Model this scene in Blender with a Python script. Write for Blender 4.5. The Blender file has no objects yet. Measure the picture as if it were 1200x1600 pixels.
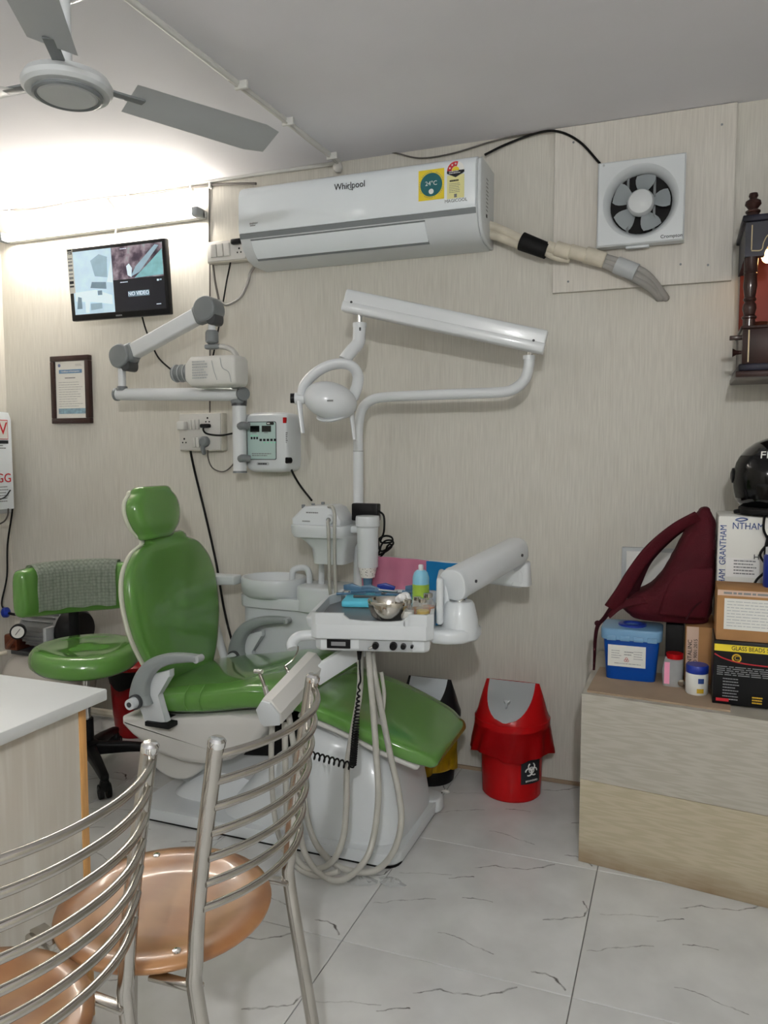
import bpy, bmesh, math, random
from mathutils import Vector, Matrix
random.seed(7)
R = math.radians
SC = bpy.context.scene
COL = SC.collection

# ---------------------------------------------------------------- camera, world, exposure
cam_d = bpy.data.cameras.new('camera'); cam = bpy.data.objects.new('camera', cam_d); COL.objects.link(cam)
cam.location = (0, 0, 1.3)
cam.rotation_euler = (R(90 - 4.5), 0, R(21))
cam_d.sensor_fit = 'VERTICAL'; cam_d.sensor_height = 36.0
cam_d.lens = 36.0 * 1205 / 1600
cam_d.clip_start = 0.02
SC.camera = cam
w = bpy.data.worlds.new('world'); SC.world = w; w.use_nodes = True
w.node_tree.nodes['Background'].inputs[0].default_value = (.8, .85, .9, 1)
w.node_tree.nodes['Background'].inputs[1].default_value = 0.05
SC.view_settings.view_transform = 'Standard'; SC.view_settings.look = 'None'
SC.view_settings.exposure = 0.0; SC.view_settings.gamma = 1.0; SC.view_settings.use_curve_mapping = False
TUBE_POWER = 125.0          # emission of the tube on the back wall
LED_MAIN = 1120.0           # bulb on the wall behind the camera, right
LED_SIDE = 150.0            # bulb on the wall behind the camera, left
LED_COL = (.99, 1.0, 1.0)

# ---------------------------------------------------------------- materials
def lin(c):
    return tuple((v/255/12.92 if v/255 <= .04045 else ((v/255+.055)/1.055)**2.4) for v in c)
MATS = {}
def M(name, col, rough=.5, metal=0., var=.05, vs=6., bump=0., bs=80., coat=0., trans=0., emit=0., scale=(1, 1, 1), alpha=1., ior=1.45):
    m = bpy.data.materials.new(name); m.use_nodes = True; MATS[name] = m
    nt = m.node_tree; b = nt.nodes['Principled BSDF']; c = lin(col)
    b.inputs['Roughness'].default_value = rough; b.inputs['Metallic'].default_value = metal
    b.inputs['Coat Weight'].default_value = coat; b.inputs['Coat Roughness'].default_value = .08
    b.inputs['Transmission Weight'].default_value = trans; b.inputs['IOR'].default_value = ior
    b.inputs['Alpha'].default_value = alpha
    b.inputs['Base Color'].default_value = (*c, 1)
    if emit:
        b.inputs['Emission Color'].default_value = (*c, 1); b.inputs['Emission Strength'].default_value = emit
    tc = nt.nodes.new('ShaderNodeTexCoord'); mp = nt.nodes.new('ShaderNodeMapping')
    mp.inputs['Scale'].default_value = scale
    nt.links.new(tc.outputs['Object'], mp.inputs['Vector'])
    if var:
        n = nt.nodes.new('ShaderNodeTexNoise'); n.inputs['Scale'].default_value = vs; n.inputs['Detail'].default_value = 4
        r = nt.nodes.new('ShaderNodeValToRGB')
        r.color_ramp.elements[0].position = .3; r.color_ramp.elements[1].position = .7
        r.color_ramp.elements[0].color = (*[v*(1-var*1.6) for v in c], 1)
        r.color_ramp.elements[1].color = (*[min(1, v*(1+var)) for v in c], 1)
        nt.links.new(mp.outputs[0], n.inputs['Vector']); nt.links.new(n.outputs['Fac'], r.inputs[0])
        nt.links.new(r.outputs[0], b.inputs['Base Color'])
    if bump:
        n2 = nt.nodes.new('ShaderNodeTexNoise'); n2.inputs['Scale'].default_value = bs; n2.inputs['Detail'].default_value = 3
        bp = nt.nodes.new('ShaderNodeBump'); bp.inputs['Strength'].default_value = bump; bp.inputs['Distance'].default_value = .002
        nt.links.new(mp.outputs[0], n2.inputs['Vector']); nt.links.new(n2.outputs['Fac'], bp.inputs['Height'])
        nt.links.new(bp.outputs[0], b.inputs['Normal'])
    return m
def nodes(name):
    nt = MATS[name].node_tree
    return nt, nt.nodes['Principled BSDF'], nt.nodes['Mapping']

def wallpaper(name, col, seam=True):
    """cream wallpaper with fine vertical threads, cloudy ageing and faint horizontal seams"""
    m = M(name, col, rough=.62, var=0)
    nt, b, mp = nodes(name); L = nt.links.new
    geo = nt.nodes.new('ShaderNodeNewGeometry')
    c = lin(col)
    def noise(sc, scale, detail=3):
        q = nt.nodes.new('ShaderNodeMapping'); q.inputs['Scale'].default_value = sc
        L(geo.outputs['Position'], q.inputs['Vector'])
        n = nt.nodes.new('ShaderNodeTexNoise'); n.inputs['Scale'].default_value = scale; n.inputs['Detail'].default_value = detail
        L(q.outputs[0], n.inputs['Vector']); return n.outputs['Fac']
    thread = noise((1, 1, .035), 240, 2); streak = noise((1, 1, .10), 34, 5); cloud = noise((1, 1, 1), 1.6, 4)
    def mixc(fac_sock, lo, hi, a, bcol):
        r = nt.nodes.new('ShaderNodeMapRange'); r.inputs['From Min'].default_value = lo; r.inputs['From Max'].default_value = hi
        L(fac_sock, r.inputs['Value'])
        x = nt.nodes.new('ShaderNodeMix'); x.data_type = 'RGBA'; L(r.outputs[0], x.inputs['Factor'])
        if isinstance(a, tuple): x.inputs['A'].default_value = (*a, 1)
        else: L(a, x.inputs['A'])
        if isinstance(bcol, tuple): x.inputs['B'].default_value = (*bcol, 1)
        else: L(bcol, x.inputs['B'])
        return x.outputs['Result']
    base = mixc(thread, .34, .66, tuple(v*.91 for v in c), tuple(min(1, v*1.05) for v in c))
    dark = tuple(v*f for v, f in zip(c, (.84, .82, .795)))
    st = mixc(streak, .56, .95, base, dark)
    cl = mixc(cloud, .50, .95, st, tuple(v*f for v, f in zip(c, (.86, .83, .79))))
    L(cl, b.inputs['Base Color'])
    bp = nt.nodes.new('ShaderNodeBump'); bp.inputs['Strength'].default_value = .25; bp.inputs['Distance'].default_value = .001
    L(thread, bp.inputs['Height']); L(bp.outputs[0], b.inputs['Normal'])
    return m
WALL = (203, 200, 191)
wallpaper('wallpaper', WALL)
wallpaper('board_paper', (209, 205, 197))
M('ceiling_paint', (238, 237, 242), .75, var=.03, vs=1.5, bump=.4, bs=5)
M('grout', (120, 118, 115), .9)
M('white_plastic', (210, 215, 218), .28, var=.015, coat=.2)
M('white_enamel', (216, 220, 223), .3, var=.02, coat=.4)
M('white_matte', (215, 215, 211), .55, var=.03)
M('offwhite', (200, 199, 195), .4, var=.04, vs=3)
M('aged_white', (205, 201, 190), .5, var=.07, vs=14)
M('cool_white', (234, 241, 246), .18, var=.01, coat=.3)
M('light_grey', (176, 180, 182), .4, var=.03)
M('mid_grey', (120, 125, 128), .42, var=.04)
M('dark_grey', (62, 64, 67), .45, var=.04)
M('tray_mat', (96, 98, 101), .3, var=.06, vs=20)
M('black_plastic', (20, 20, 22), .35, var=.1)
M('black_rubber', (16, 16, 17), .6, var=.1)
M('green_vinyl', (88, 136, 62), .14, var=.04, vs=3, coat=.7)
M('green_dark', (62, 98, 46), .3, var=.05)
M('piping', (206, 208, 190), .4)
M('armrest_grey', (140, 147, 147), .35, var=.03)
M('film', (190, 195, 195), .25, var=.05, vs=30, alpha=.55)
M('steel', (188, 184, 178), .2, metal=1., var=.05, vs=9)
M('steel_bowl', (200, 196, 188), .12, metal=1., var=.04)
M('chrome', (222, 222, 222), .07, metal=1., var=0)
M('red_plastic', (168, 14, 18), .25, var=.03)
M('dark_red', (120, 12, 16), .3, var=.05)
M('red_bag', (178, 14, 20), .3, var=.08, vs=12)
M('yellow_bag', (214, 174, 36), .35, var=.25, vs=18)
M('cardboard', (168, 126, 84), .8, var=.06, vs=14, bump=.1)
M('cardboard_pale', (158, 138, 116), .85, var=.05, vs=10)
M('tape', (206, 178, 160), .3, var=.03)
M('blue_plastic', (10, 66, 150), .3, var=.08, vs=8, coat=.2)
M('blue_lid', (24, 48, 140), .35, var=.04)
M('pale_blue_lid', (120, 164, 200), .25, var=.05, alpha=.9)
M('paper', (226, 226, 220), .7, var=.02)
M('cream_paper', (232, 230, 222), .7, var=.03)
M('ink', (40, 42, 46), .7, var=0)
M('ink_grey', (128, 130, 132), .7, var=0)
M('ink_blue', (36, 66, 130), .6, var=0)
M('ink_red', (186, 28, 40), .6, var=0)
M('ink_white', (232, 232, 230), .6, var=0)
M('header_blue', (64, 122, 170), .6, var=.05)
M('pale_teal', (120, 160, 180), .6, var=.3, vs=60)
M('sticker_yellow', (232, 208, 48), .5, var=.02)
M('sticker_cream', (228, 224, 160), .5, var=.02)
M('sticker_teal', (24, 98, 104), .5, var=.03)
M('pink_cloth', (240, 158, 190), .75, var=.05, vs=12, bump=.1)
M('blue_cloth', (30, 146, 212), .7, var=.05, bump=.1)
M('cyan_paper', (96, 200, 226), .6, var=.06)
M('maroon', (66, 12, 22), .75, var=.16, vs=18, bump=.5, bs=260)
M('maroon_dark', (46, 10, 18), .8, var=.12, vs=24, bump=.4, bs=260)
M('helmet_black', (12, 12, 14), .12, var=0, coat=.8)
M('dark_wood', (50, 30, 27), .3, var=.25, vs=9, coat=.3, scale=(1, 1, .2))
M('shrine_blue', (34, 34, 46), .4, var=.3, vs=16)
M('gold_line', (196, 178, 140), .5, var=.05)
M('shrine_red', (128, 44, 30), .6, var=.1)
M('copper', (130, 76, 56), .4, metal=.8, var=.1)
M('motor_grey', (150, 152, 153), .45, metal=.5, var=.08)
M('towel', (168, 178, 164), .95, var=.12, vs=40, bump=.8, bs=300)
M('desk_white', (218, 222, 222), .4, var=.02, vs=5)
M('desk_edge', (206, 156, 96), .45, var=.12, vs=14, scale=(6, 6, .6))
M('glass', (235, 240, 240), .05, var=0, alpha=.16)
M('clear_plastic', (225, 228, 228), .15, var=.05, vs=40, alpha=.4)
M('amber', (196, 122, 66), .2, var=.05, alpha=.85)
M('honey', (214, 176, 50), .2, var=.05, alpha=.9)
M('can_blue', (130, 190, 216), .3, var=.03)
M('can_green', (162, 196, 74), .35, var=.1, vs=30)
M('cotton', (232, 232, 232), .95, var=.04, bump=.8, bs=90)
M('hose_grey', (172, 171, 164), .35, var=.05, vs=30)
M('tool_blue', (76, 110, 138), .35, var=.1, vs=30)
M('cream_pipe', (206, 199, 182), .6, var=.07, vs=20)
M('grey_pipe', (150, 148, 144), .55, var=.06, vs=20)
M('cable_grey', (92, 88, 84), .6, var=.04)
M('cable_white', (205, 203, 198), .55, var=.04)
M('dark_blade', (70, 72, 74), .5, var=.05)
M('fan_white', (206, 210, 212), .35, var=.02)
M('blade_grey', (196, 204, 208), .4, var=.04)
M('duct_black', (26, 25, 26), .7, var=.1)
M('speckle', (225, 222, 216), .5, var=0)
M('tank_white', (196, 190, 182), .35, var=.04)
M('screen_black', (24, 26, 34), .2, var=0, emit=.35)
M('screen_text', (190, 200, 210), .4, var=0, emit=.8)
M('screen_pale', (176, 200, 214), .3, var=.10, vs=14, emit=.55)
M('screen_mid', (136, 162, 176), .3, var=.10, vs=20, emit=.5)
M('screen_dim', (108, 130, 144), .3, var=.15, vs=20, emit=.45)
M('screen_white', (196, 214, 222), .3, var=.05, emit=.6)
M('screen_teal', (118, 168, 174), .3, var=.15, vs=30, emit=.5)
M('led_green', (90, 190, 150), .4, var=0, emit=.6)
M('digit_black', (14, 18, 18), .2, var=0)
M('panel_mint', (176, 200, 196), .4, var=.02)
M('tube_glow', (255, 247, 235), .4, var=0, emit=TUBE_POWER)
for nm, p in (('led_main', LED_MAIN), ('led_side', LED_SIDE)):
    m = M(nm, (255, 255, 255), .4, var=0, emit=p)
    m.node_tree.nodes['Principled BSDF'].inputs['Emission Color'].default_value = (*LED_COL, 1)
m = M('bulb_glow', (255, 190, 120), .4, var=0, emit=22)
for nm in ('black_plastic', 'black_rubber', 'maroon', 'maroon_dark', 'duct_black', 'red_plastic', 'red_bag', 'dark_red', 'dark_wood', 'shrine_blue', 'ink', 'blue_plastic', 'cardboard'):
    MATS[nm].node_tree.nodes['Principled BSDF'].inputs['Specular IOR Level'].default_value = .2
# speckled paper cup
nt, b, mp = nodes('speckle')
v = nt.nodes.new('ShaderNodeTexVoronoi'); v.inputs['Scale'].default_value = 120; nt.links.new(mp.outputs[0], v.inputs['Vector'])
r = nt.nodes.new('ShaderNodeValToRGB'); r.color_ramp.interpolation = 'CONSTANT'
r.color_ramp.elements[0].color = (.03, .03, .04, 1); r.color_ramp.elements[1].position = .22; r.color_ramp.elements[1].color = (.75, .73, .7, 1)
nt.links.new(v.outputs['Distance'], r.inputs[0]); nt.links.new(r.outputs[0], b.inputs['Base Color'])
# top right camera picture on the monitor: blotches of maroon, pink and teal
m = M('screen_blotch', (90, 80, 96), .3, var=0, emit=.5)
nt, b, mp = nodes('screen_blotch')
n = nt.nodes.new('ShaderNodeTexNoise'); n.inputs['Scale'].default_value = 16; n.inputs['Detail'].default_value = 5; nt.links.new(mp.outputs[0], n.inputs['Vector'])
r = nt.nodes.new('ShaderNodeValToRGB'); cr = r.color_ramp
cr.elements[0].position = .3; cr.elements[0].color = (*lin((44, 34, 50)), 1)
cr.elements[1].position = .75; cr.elements[1].color = (*lin((130, 180, 180)), 1)
e = cr.elements.new(.45); e.color = (*lin((70, 60, 72)), 1)
e = cr.elements.new(.58); e.color = (*lin((136, 124, 134)), 1)
nt.links.new(n.outputs['Fac'], r.inputs[0]); nt.links.new(r.outputs[0], b.inputs['Base Color']); nt.links.new(r.outputs[0], b.inputs['Emission Color'])
# wood of the round seats: growth bands over veneer
def woodgrain(name, c1, c2, axis_scale, rough=.25, coat=.5, ws=3., dist=6.):
    m = M(name, c1, rough, var=0, coat=coat)
    nt, b, mp = nodes(name); mp.inputs['Scale'].default_value = axis_scale
    wv = nt.nodes.new('ShaderNodeTexWave'); wv.inputs['Scale'].default_value = ws; wv.inputs['Distortion'].default_value = dist
    wv.inputs['Detail'].default_value = 3; wv.inputs['Detail Scale'].default_value = 1.4
    nt.links.new(mp.outputs[0], wv.inputs['Vector'])
    r = nt.nodes.new('ShaderNodeValToRGB'); r.color_ramp.elements[0].color = (*lin(c1), 1); r.color_ramp.elements[1].color = (*lin(c2), 1)
    nt.links.new(wv.outputs['Fac'], r.inputs[0]); nt.links.new(r.outputs[0], b.inputs['Base Color'])
    return m
woodgrain('seat_wood', (168, 124, 84), (148, 102, 66), (1.6, 9, 1), rough=.34, coat=.25, ws=1.8, dist=2.2)
woodgrain('seat_wood_dark', (178, 122, 80), (150, 96, 60), (1, 3, 1), ws=2.2, dist=5)
woodgrain('desk_panel', (216, 212, 202), (206, 200, 188), (8, 8, .5), rough=.5, coat=0, ws=2.5, dist=8)
# bench laminate: pale horizontal grain, brown scuffing along its bottom edge
woodgrain('bench_wood', (184, 174, 152), (174, 164, 140), (1.2, 1.2, 22), rough=.55, coat=0, ws=2, dist=12)
woodgrain('bench_wood_upper', (178, 174, 163), (168, 163, 151), (1.2, 1.2, 22), rough=.55, coat=0, ws=2, dist=12)
nt, b, mp = nodes('bench_wood')
src = b.inputs['Base Color'].links[0].from_socket
geo = nt.nodes.new('ShaderNodeNewGeometry'); sx = nt.nodes.new('ShaderNodeSeparateXYZ'); nt.links.new(geo.outputs['Position'], sx.inputs[0])
n = nt.nodes.new('ShaderNodeTexNoise'); n.inputs['Scale'].default_value = 7; n.inputs['Detail'].default_value = 6; nt.links.new(geo.outputs['Position'], n.inputs['Vector'])
mr = nt.nodes.new('ShaderNodeMapRange'); mr.inputs['From Min'].default_value = .085; mr.inputs['From Max'].default_value = 0; nt.links.new(sx.outputs[2], mr.inputs['Value'])
mu = nt.nodes.new('ShaderNodeMath'); mu.operation = 'MULTIPLY'; nt.links.new(mr.outputs[0], mu.inputs[0]); nt.links.new(n.outputs['Fac'], mu.inputs[1])
mu2 = nt.nodes.new('ShaderNodeMath'); mu2.operation = 'MULTIPLY'; mu2.use_clamp = True; mu2.inputs[1].default_value = 1.3; nt.links.new(mu.outputs[0], mu2.inputs[0])
mx = nt.nodes.new('ShaderNodeMix'); mx.data_type = 'RGBA'; nt.links.new(mu2.outputs[0], mx.inputs['Factor']); nt.links.new(src, mx.inputs['A']); mx.inputs['B'].default_value = (*lin((116, 90, 60)), 1)
nt.links.new(mx.outputs['Result'], b.inputs['Base Color'])
# towel: woven lattice
nt, b, mp = nodes('towel')
bk = nt.nodes.new('ShaderNodeTexVoronoi'); bk.inputs['Scale'].default_value = 55; nt.links.new(mp.outputs[0], bk.inputs['Vector'])
bp = nt.nodes['Bump']; bp.inputs['Distance'].default_value = .006; nt.links.new(bk.outputs['Distance'], bp.inputs['Height'])
bk.inputs['Scale'].default_value = 75; bk.inputs['Randomness'].default_value = .25
r = nt.nodes.new('ShaderNodeValToRGB'); r.color_ramp.elements[0].position = .3; r.color_ramp.elements[1].position = .85
r.color_ramp.elements[0].color = (*lin((190, 199, 186)), 1); r.color_ramp.elements[1].color = (*lin((146, 158, 142)), 1)
nt.links.new(bk.outputs['Distance'], r.inputs[0]); nt.links.new(r.outputs[0], b.inputs['Base Color'])

# floor tile: white body with the printed grey veins, the same print on every tile
TX0, TY0, TS = -.807, 1.79, .6
VEINS = [  # polylines on the floor (world metres, on the middle tile), strength, width
    ([(-0.563, 2.272, 0.000), (-0.506, 2.302, -0.000), (-0.457, 2.309, 0.000), (-0.409, 2.320, 0.000), (-0.365, 2.352, 0.000), (-0.337, 2.375, 0.000)], .75, .0035),
    ([(-0.622, 2.183, 0.000), (-0.590, 2.204, -0.000), (-0.555, 2.217, -0.000)], .9, .0030),
    ([(-0.776, 2.159, -0.000), (-0.701, 2.184, 0.000), (-0.623, 2.206, 0.000)], .45, .0025),
    ([(-0.789, 1.979, 0.000), (-0.717, 2.024, 0.000), (-0.632, 2.064, 0.000)], .55, .0028),
    ([(-0.555, 2.097, 0.000), (-0.519, 2.107, 0.000), (-0.476, 2.110, 0.000)], .8, .0030),
    ([(-0.319, 2.072, 0.000), (-0.270, 2.097, 0.000), (-0.215, 2.134, 0.000), (-0.212, 2.171, 0.000), (-0.227, 2.206, 0.000)], .8, .0038),
    ([(-0.579, 1.917, 0.000), (-0.532, 1.914, 0.000), (-0.494, 1.905, 0.000), (-0.422, 1.877, 0.000)], .65, .0028),
    ([(-0.311, 1.848, 0.000), (-0.282, 1.849, 0.000), (-0.256, 1.844, 0.000), (-0.222, 1.813, 0.000)], .95, .0045),
]
m = M('tile', (214, 215, 214), .2, var=0, coat=.15)
nt, b, mp = nodes('tile'); L = nt.links.new
def nd(t, **k):
    n = nt.nodes.new(t)
    for a, v in k.items(): setattr(n, a, v)
    return n
wob = nd('ShaderNodeTexNoise'); wob.inputs['Scale'].default_value = 22; wob.inputs['Detail'].default_value = 5; L(mp.outputs[0], wob.inputs['Vector'])
ws = nd('ShaderNodeVectorMath', operation='SUBTRACT'); L(wob.outputs['Color'], ws.inputs[0]); ws.inputs[1].default_value = (.5, .5, .5)
wm = nd('ShaderNodeVectorMath', operation='MULTIPLY'); L(ws.outputs[0], wm.inputs[0]); wm.inputs[1].default_value = (.030, .030, 0)
wp = nd('ShaderNodeVectorMath', operation='ADD'); L(mp.outputs[0], wp.inputs[0]); L(wm.outputs[0], wp.inputs[1])
fl = nd('ShaderNodeVectorMath', operation='MULTIPLY'); L(wp.outputs[0], fl.inputs[0]); fl.inputs[1].default_value = (1, 1, 0)
acc = None
for pts, st, wd in VEINS:
    best = None
    for p, q in zip(pts, pts[1:]):
        A = Vector((p[0]-TX0-TS/2, p[1]-TY0-TS/2, 0)); B = Vector((q[0]-TX0-TS/2, q[1]-TY0-TS/2, 0)); D = B-A
        s = nd('ShaderNodeVectorMath', operation='SUBTRACT'); L(fl.outputs[0], s.inputs[0]); s.inputs[1].default_value = A
        d = nd('ShaderNodeVectorMath', operation='DOT_PRODUCT'); L(s.outputs[0], d.inputs[0]); d.inputs[1].default_value = D/D.length_squared
        c = nd('ShaderNodeClamp'); L(d.outputs['Value'], c.inputs['Value'])
        sc = nd('ShaderNodeVectorMath', operation='SCALE'); sc.inputs[0].default_value = D; L(c.outputs[0], sc.inputs['Scale'])
        dd = nd('ShaderNodeVectorMath', operation='DISTANCE'); L(s.outputs[0], dd.inputs[0]); L(sc.outputs[0], dd.inputs[1])
        if best is None: best = dd.outputs['Value']
        else:
            mn = nd('ShaderNodeMath', operation='MINIMUM'); L(best, mn.inputs[0]); L(dd.outputs['Value'], mn.inputs[1]); best = mn.outputs[0]
    mr = nd('ShaderNodeMapRange'); mr.inputs['From Min'].default_value = wd*.25; mr.inputs['From Max'].default_value = wd
    mr.inputs['To Min'].default_value = st; mr.inputs['To Max'].default_value = 0; L(best, mr.inputs['Value'])
    if acc is None: acc = mr.outputs[0]
    else:
        mxm = nd('ShaderNodeMath', operation='MAXIMUM'); L(acc, mxm.inputs[0]); L(mr.outputs[0], mxm.inputs[1]); acc = mxm.outputs[0]
br = nd('ShaderNodeTexNoise'); br.inputs['Scale'].default_value = 30; br.inputs['Detail'].default_value = 3; L(mp.outputs[0], br.inputs['Vector'])
brr = nd('ShaderNodeMapRange'); brr.inputs['From Min'].default_value = .35; brr.inputs['From Max'].default_value = .62; brr.inputs['To Min'].default_value = .25; L(br.outputs['Fac'], brr.inputs['Value'])
am = nd('ShaderNodeMath', operation='MULTIPLY'); L(acc, am.inputs[0]); L(brr.outputs[0], am.inputs[1])
cln = nd('ShaderNodeTexNoise'); cln.inputs['Scale'].default_value = 5; cln.inputs['Detail'].default_value = 4; L(mp.outputs[0], cln.inputs['Vector'])
cr = nd('ShaderNodeValToRGB'); cr.color_ramp.elements[0].position = .35; cr.color_ramp.elements[1].position = .65
cr.color_ramp.elements[0].color = (*lin((200, 201, 200)), 1); cr.color_ramp.elements[1].color = (*lin((216, 217, 216)), 1); L(cln.outputs['Fac'], cr.inputs[0])
mx = nd('ShaderNodeMix', data_type='RGBA'); L(am.outputs[0], mx.inputs['Factor']); L(cr.outputs[0], mx.inputs['A']); mx.inputs['B'].default_value = (*lin((70, 66, 62)), 1)
L(mx.outputs['Result'], b.inputs['Base Color'])

# ---------------------------------------------------------------- mesh helpers
def V(*a): return Vector(a[0]) if len(a) == 1 else Vector(a)
def nb(): return bmesh.new()
def wmat(o):
    m = o.matrix_basis.copy()
    return (wmat(o.parent) @ o.matrix_parent_inverse @ m) if o.parent else m
def link_mesh(name, me, mat, parent):
    o = bpy.data.objects.new(name, me)
    if mat: me.materials.clear(); me.materials.append(MATS[mat])
    COL.objects.link(o)
    if parent:
        o.parent = parent; o.matrix_parent_inverse = wmat(parent).inverted()
    return o
def obj(name, bm, mat, parent=None, ang=38, bevel=0.):
    """one bmesh -> one object; built in world metres, re-centred on its own base"""
    bmesh.ops.recalc_face_normals(bm, faces=bm.faces[:])
    lo = Vector((min(v.co[i] for v in bm.verts) for i in range(3))); hi = Vector((max(v.co[i] for v in bm.verts) for i in range(3)))
    org = Vector(((lo.x+hi.x)/2, (lo.y+hi.y)/2, lo.z))
    bmesh.ops.translate(bm, verts=bm.verts[:], vec=-org)
    me = bpy.data.meshes.new(name); bm.to_mesh(me); bm.free()
    me.polygons.foreach_set('use_smooth', [True]*len(me.polygons))
    me.set_sharp_from_angle(angle=R(ang))
    o = link_mesh(name, me, mat, parent)
    o.location = org
    if bevel:
        md = o.modifiers.new('bevel', 'BEVEL'); md.width = bevel; md.segments = 2; md.limit_method = 'ANGLE'; md.angle_limit = R(40)
    return o
def tag(o, label, cat=None, group=None, kind=None):
    if label: o['label'] = label
    if cat: o['category'] = cat
    if group: o['group'] = group
    if kind: o['kind'] = kind
    return o
def thing(name, label, cat, loc=(0, 0, 0), group=None):
    o = bpy.data.objects.new(name, None); COL.objects.link(o); o.location = loc; o.empty_display_size = .05
    return tag(o, label, cat, group)
def box(bm, lo, hi, bevel=0., seg=2):
    lo = V(lo); hi = V(hi)
    return obox(bm, (lo+hi)/2, hi-lo, Matrix.Identity(3), bevel, seg)
def obox(bm, c, size, rot=None, bevel=0., seg=2):
    m = Matrix.Translation(V(c)) @ (rot or Matrix.Identity(3)).to_4x4() @ Matrix.Diagonal((*size, 1))
    g = bmesh.ops.create_cube(bm, size=1, matrix=m)['verts']
    if bevel:
        es = list({e for v in g for e in v.link_edges})
        bmesh.ops.bevel(bm, geom=es, offset=bevel, segments=seg, profile=.5, affect='EDGES')
    return bm
def ring(bm, pts): return [bm.verts.new(p) for p in pts]
def skin(bm, rings, closed=True, cap=True):
    vs = [ring(bm, r) for r in rings]
    n = len(vs[0])
    for a, c in zip(vs, vs[1:]):
        for i in range(n if closed else n-1):
            j = (i+1) % n
            bm.faces.new((a[i], a[j], c[j], c[i]))
    if cap and closed:
        bm.faces.new(vs[0][::-1]); bm.faces.new(vs[-1])
    return vs
def frame(t):
    t = t.normalized(); a = Vector((0, 0, 1)) if abs(t.z) < .9 else Vector((1, 0, 0))
    u = t.cross(a).normalized(); return u, u.cross(t).normalized()
def cyl(bm, p, q, r, r2=None, seg=20):
    p, q = V(p), V(q); r2 = r if r2 is None else r2
    u, v = frame(q-p)
    c = [(math.cos(2*math.pi*i/seg), math.sin(2*math.pi*i/seg)) for i in range(seg)]
    skin(bm, [[p+(u*a+v*b)*r for a, b in c], [q+(u*a+v*b)*r2 for a, b in c]]); return bm
def smooth_path(pts, n=8):
    P = [V(p) for p in pts]
    if len(P) < 3 or n < 2: return P
    E = [P[0]*2-P[1]] + P + [P[-1]*2-P[-2]]; out = []
    for i in range(1, len(E)-2):
        a, b, c, d = E[i-1:i+3]
        for k in range(n):
            t = k/n
            out.append(.5*((2*b)+(c-a)*t+(2*a-5*b+4*c-d)*t*t+(3*b-a-3*c+d)*t**3))
    out.append(P[-1]); return out
def tube(bm, pts, r, seg=10, n=8, rs=None, flat=None):
    """sweep a circle (or ellipse, flat=(side, thick) multipliers) along a smooth path"""
    P = smooth_path(pts, n); rings = []
    u, v = frame(P[1]-P[0]); N = len(P)
    for i, p in enumerate(P):
        t = (P[min(i+1, N-1)]-P[max(i-1, 0)]).normalized()
        u = (u-t*u.dot(t)).normalized(); v = t.cross(u)
        rr = r if rs is None else rs[0]+(rs[1]-rs[0])*i/(N-1)
        fu, fv = flat or (1, 1)
        rings.append([p+u*math.cos(2*math.pi*k/seg)*rr*fu+v*math.sin(2*math.pi*k/seg)*rr*fv for k in range(seg)])
    skin(bm, rings); return bm
def lathe(bm, prof, c=(0, 0, 0), axis=(0, 0, 1), seg=32, closed=False):
    """profile [(radius, height)] turned round an axis"""
    c = V(c); ax = V(axis).normalized(); u, v = frame(ax)
    rings = [[c+ax*h+(u*math.cos(2*math.pi*k/seg)+v*math.sin(2*math.pi*k/seg))*max(r, 1e-4) for k in range(seg)] for r, h in prof]
    if closed: rings.append(rings[0])
    skin(bm, rings, cap=not closed)
    bmesh.ops.remove_doubles(bm, verts=bm.verts[:], dist=5e-5); return bm
def prism(bm, poly, org, ux, uy, depth, bevel=0., seg=2):
    """2-D outline in the plane (ux, uy), thickness along depth (vector)"""
    org, ux, uy, depth = V(org), V(ux), V(uy), V(depth)
    a = [bm.verts.new(org+ux*x+uy*y) for x, y in poly]; b = [bm.verts.new(org+ux*x+uy*y+depth) for x, y in poly]
    n = len(poly); fs = [bm.faces.new(a[::-1]), bm.faces.new(b)]
    for i in range(n): fs.append(bm.faces.new((a[i], a[(i+1) % n], b[(i+1) % n], b[i])))
    if bevel:
        es = list({e for f in fs[:2] for e in f.edges})
        bmesh.ops.bevel(bm, geom=es, offset=bevel, segments=seg, profile=.5, affect='EDGES')
    return bm
def rrect(w, h, r, n=5, cx=0., cy=0.):
    out = []
    for sx, sy, a0 in ((1, 1, 0), (-1, 1, 90), (-1, -1, 180), (1, -1, 270)):
        for k in range(n+1):
            a = R(a0+90*k/n); out.append((cx+sx*(w/2-r)+r*math.cos(a), cy+sy*(h/2-r)+r*math.sin(a)))
    return out
def superring(c, u, v, p=4., seg=32):
    out = []
    for k in range(seg):
        a = 2*math.pi*k/seg; ca, sa = math.cos(a), math.sin(a)
        out.append(c+u*math.copysign(abs(ca)**(2/p), ca)+v*math.copysign(abs(sa)**(2/p), sa))
    return out
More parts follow.
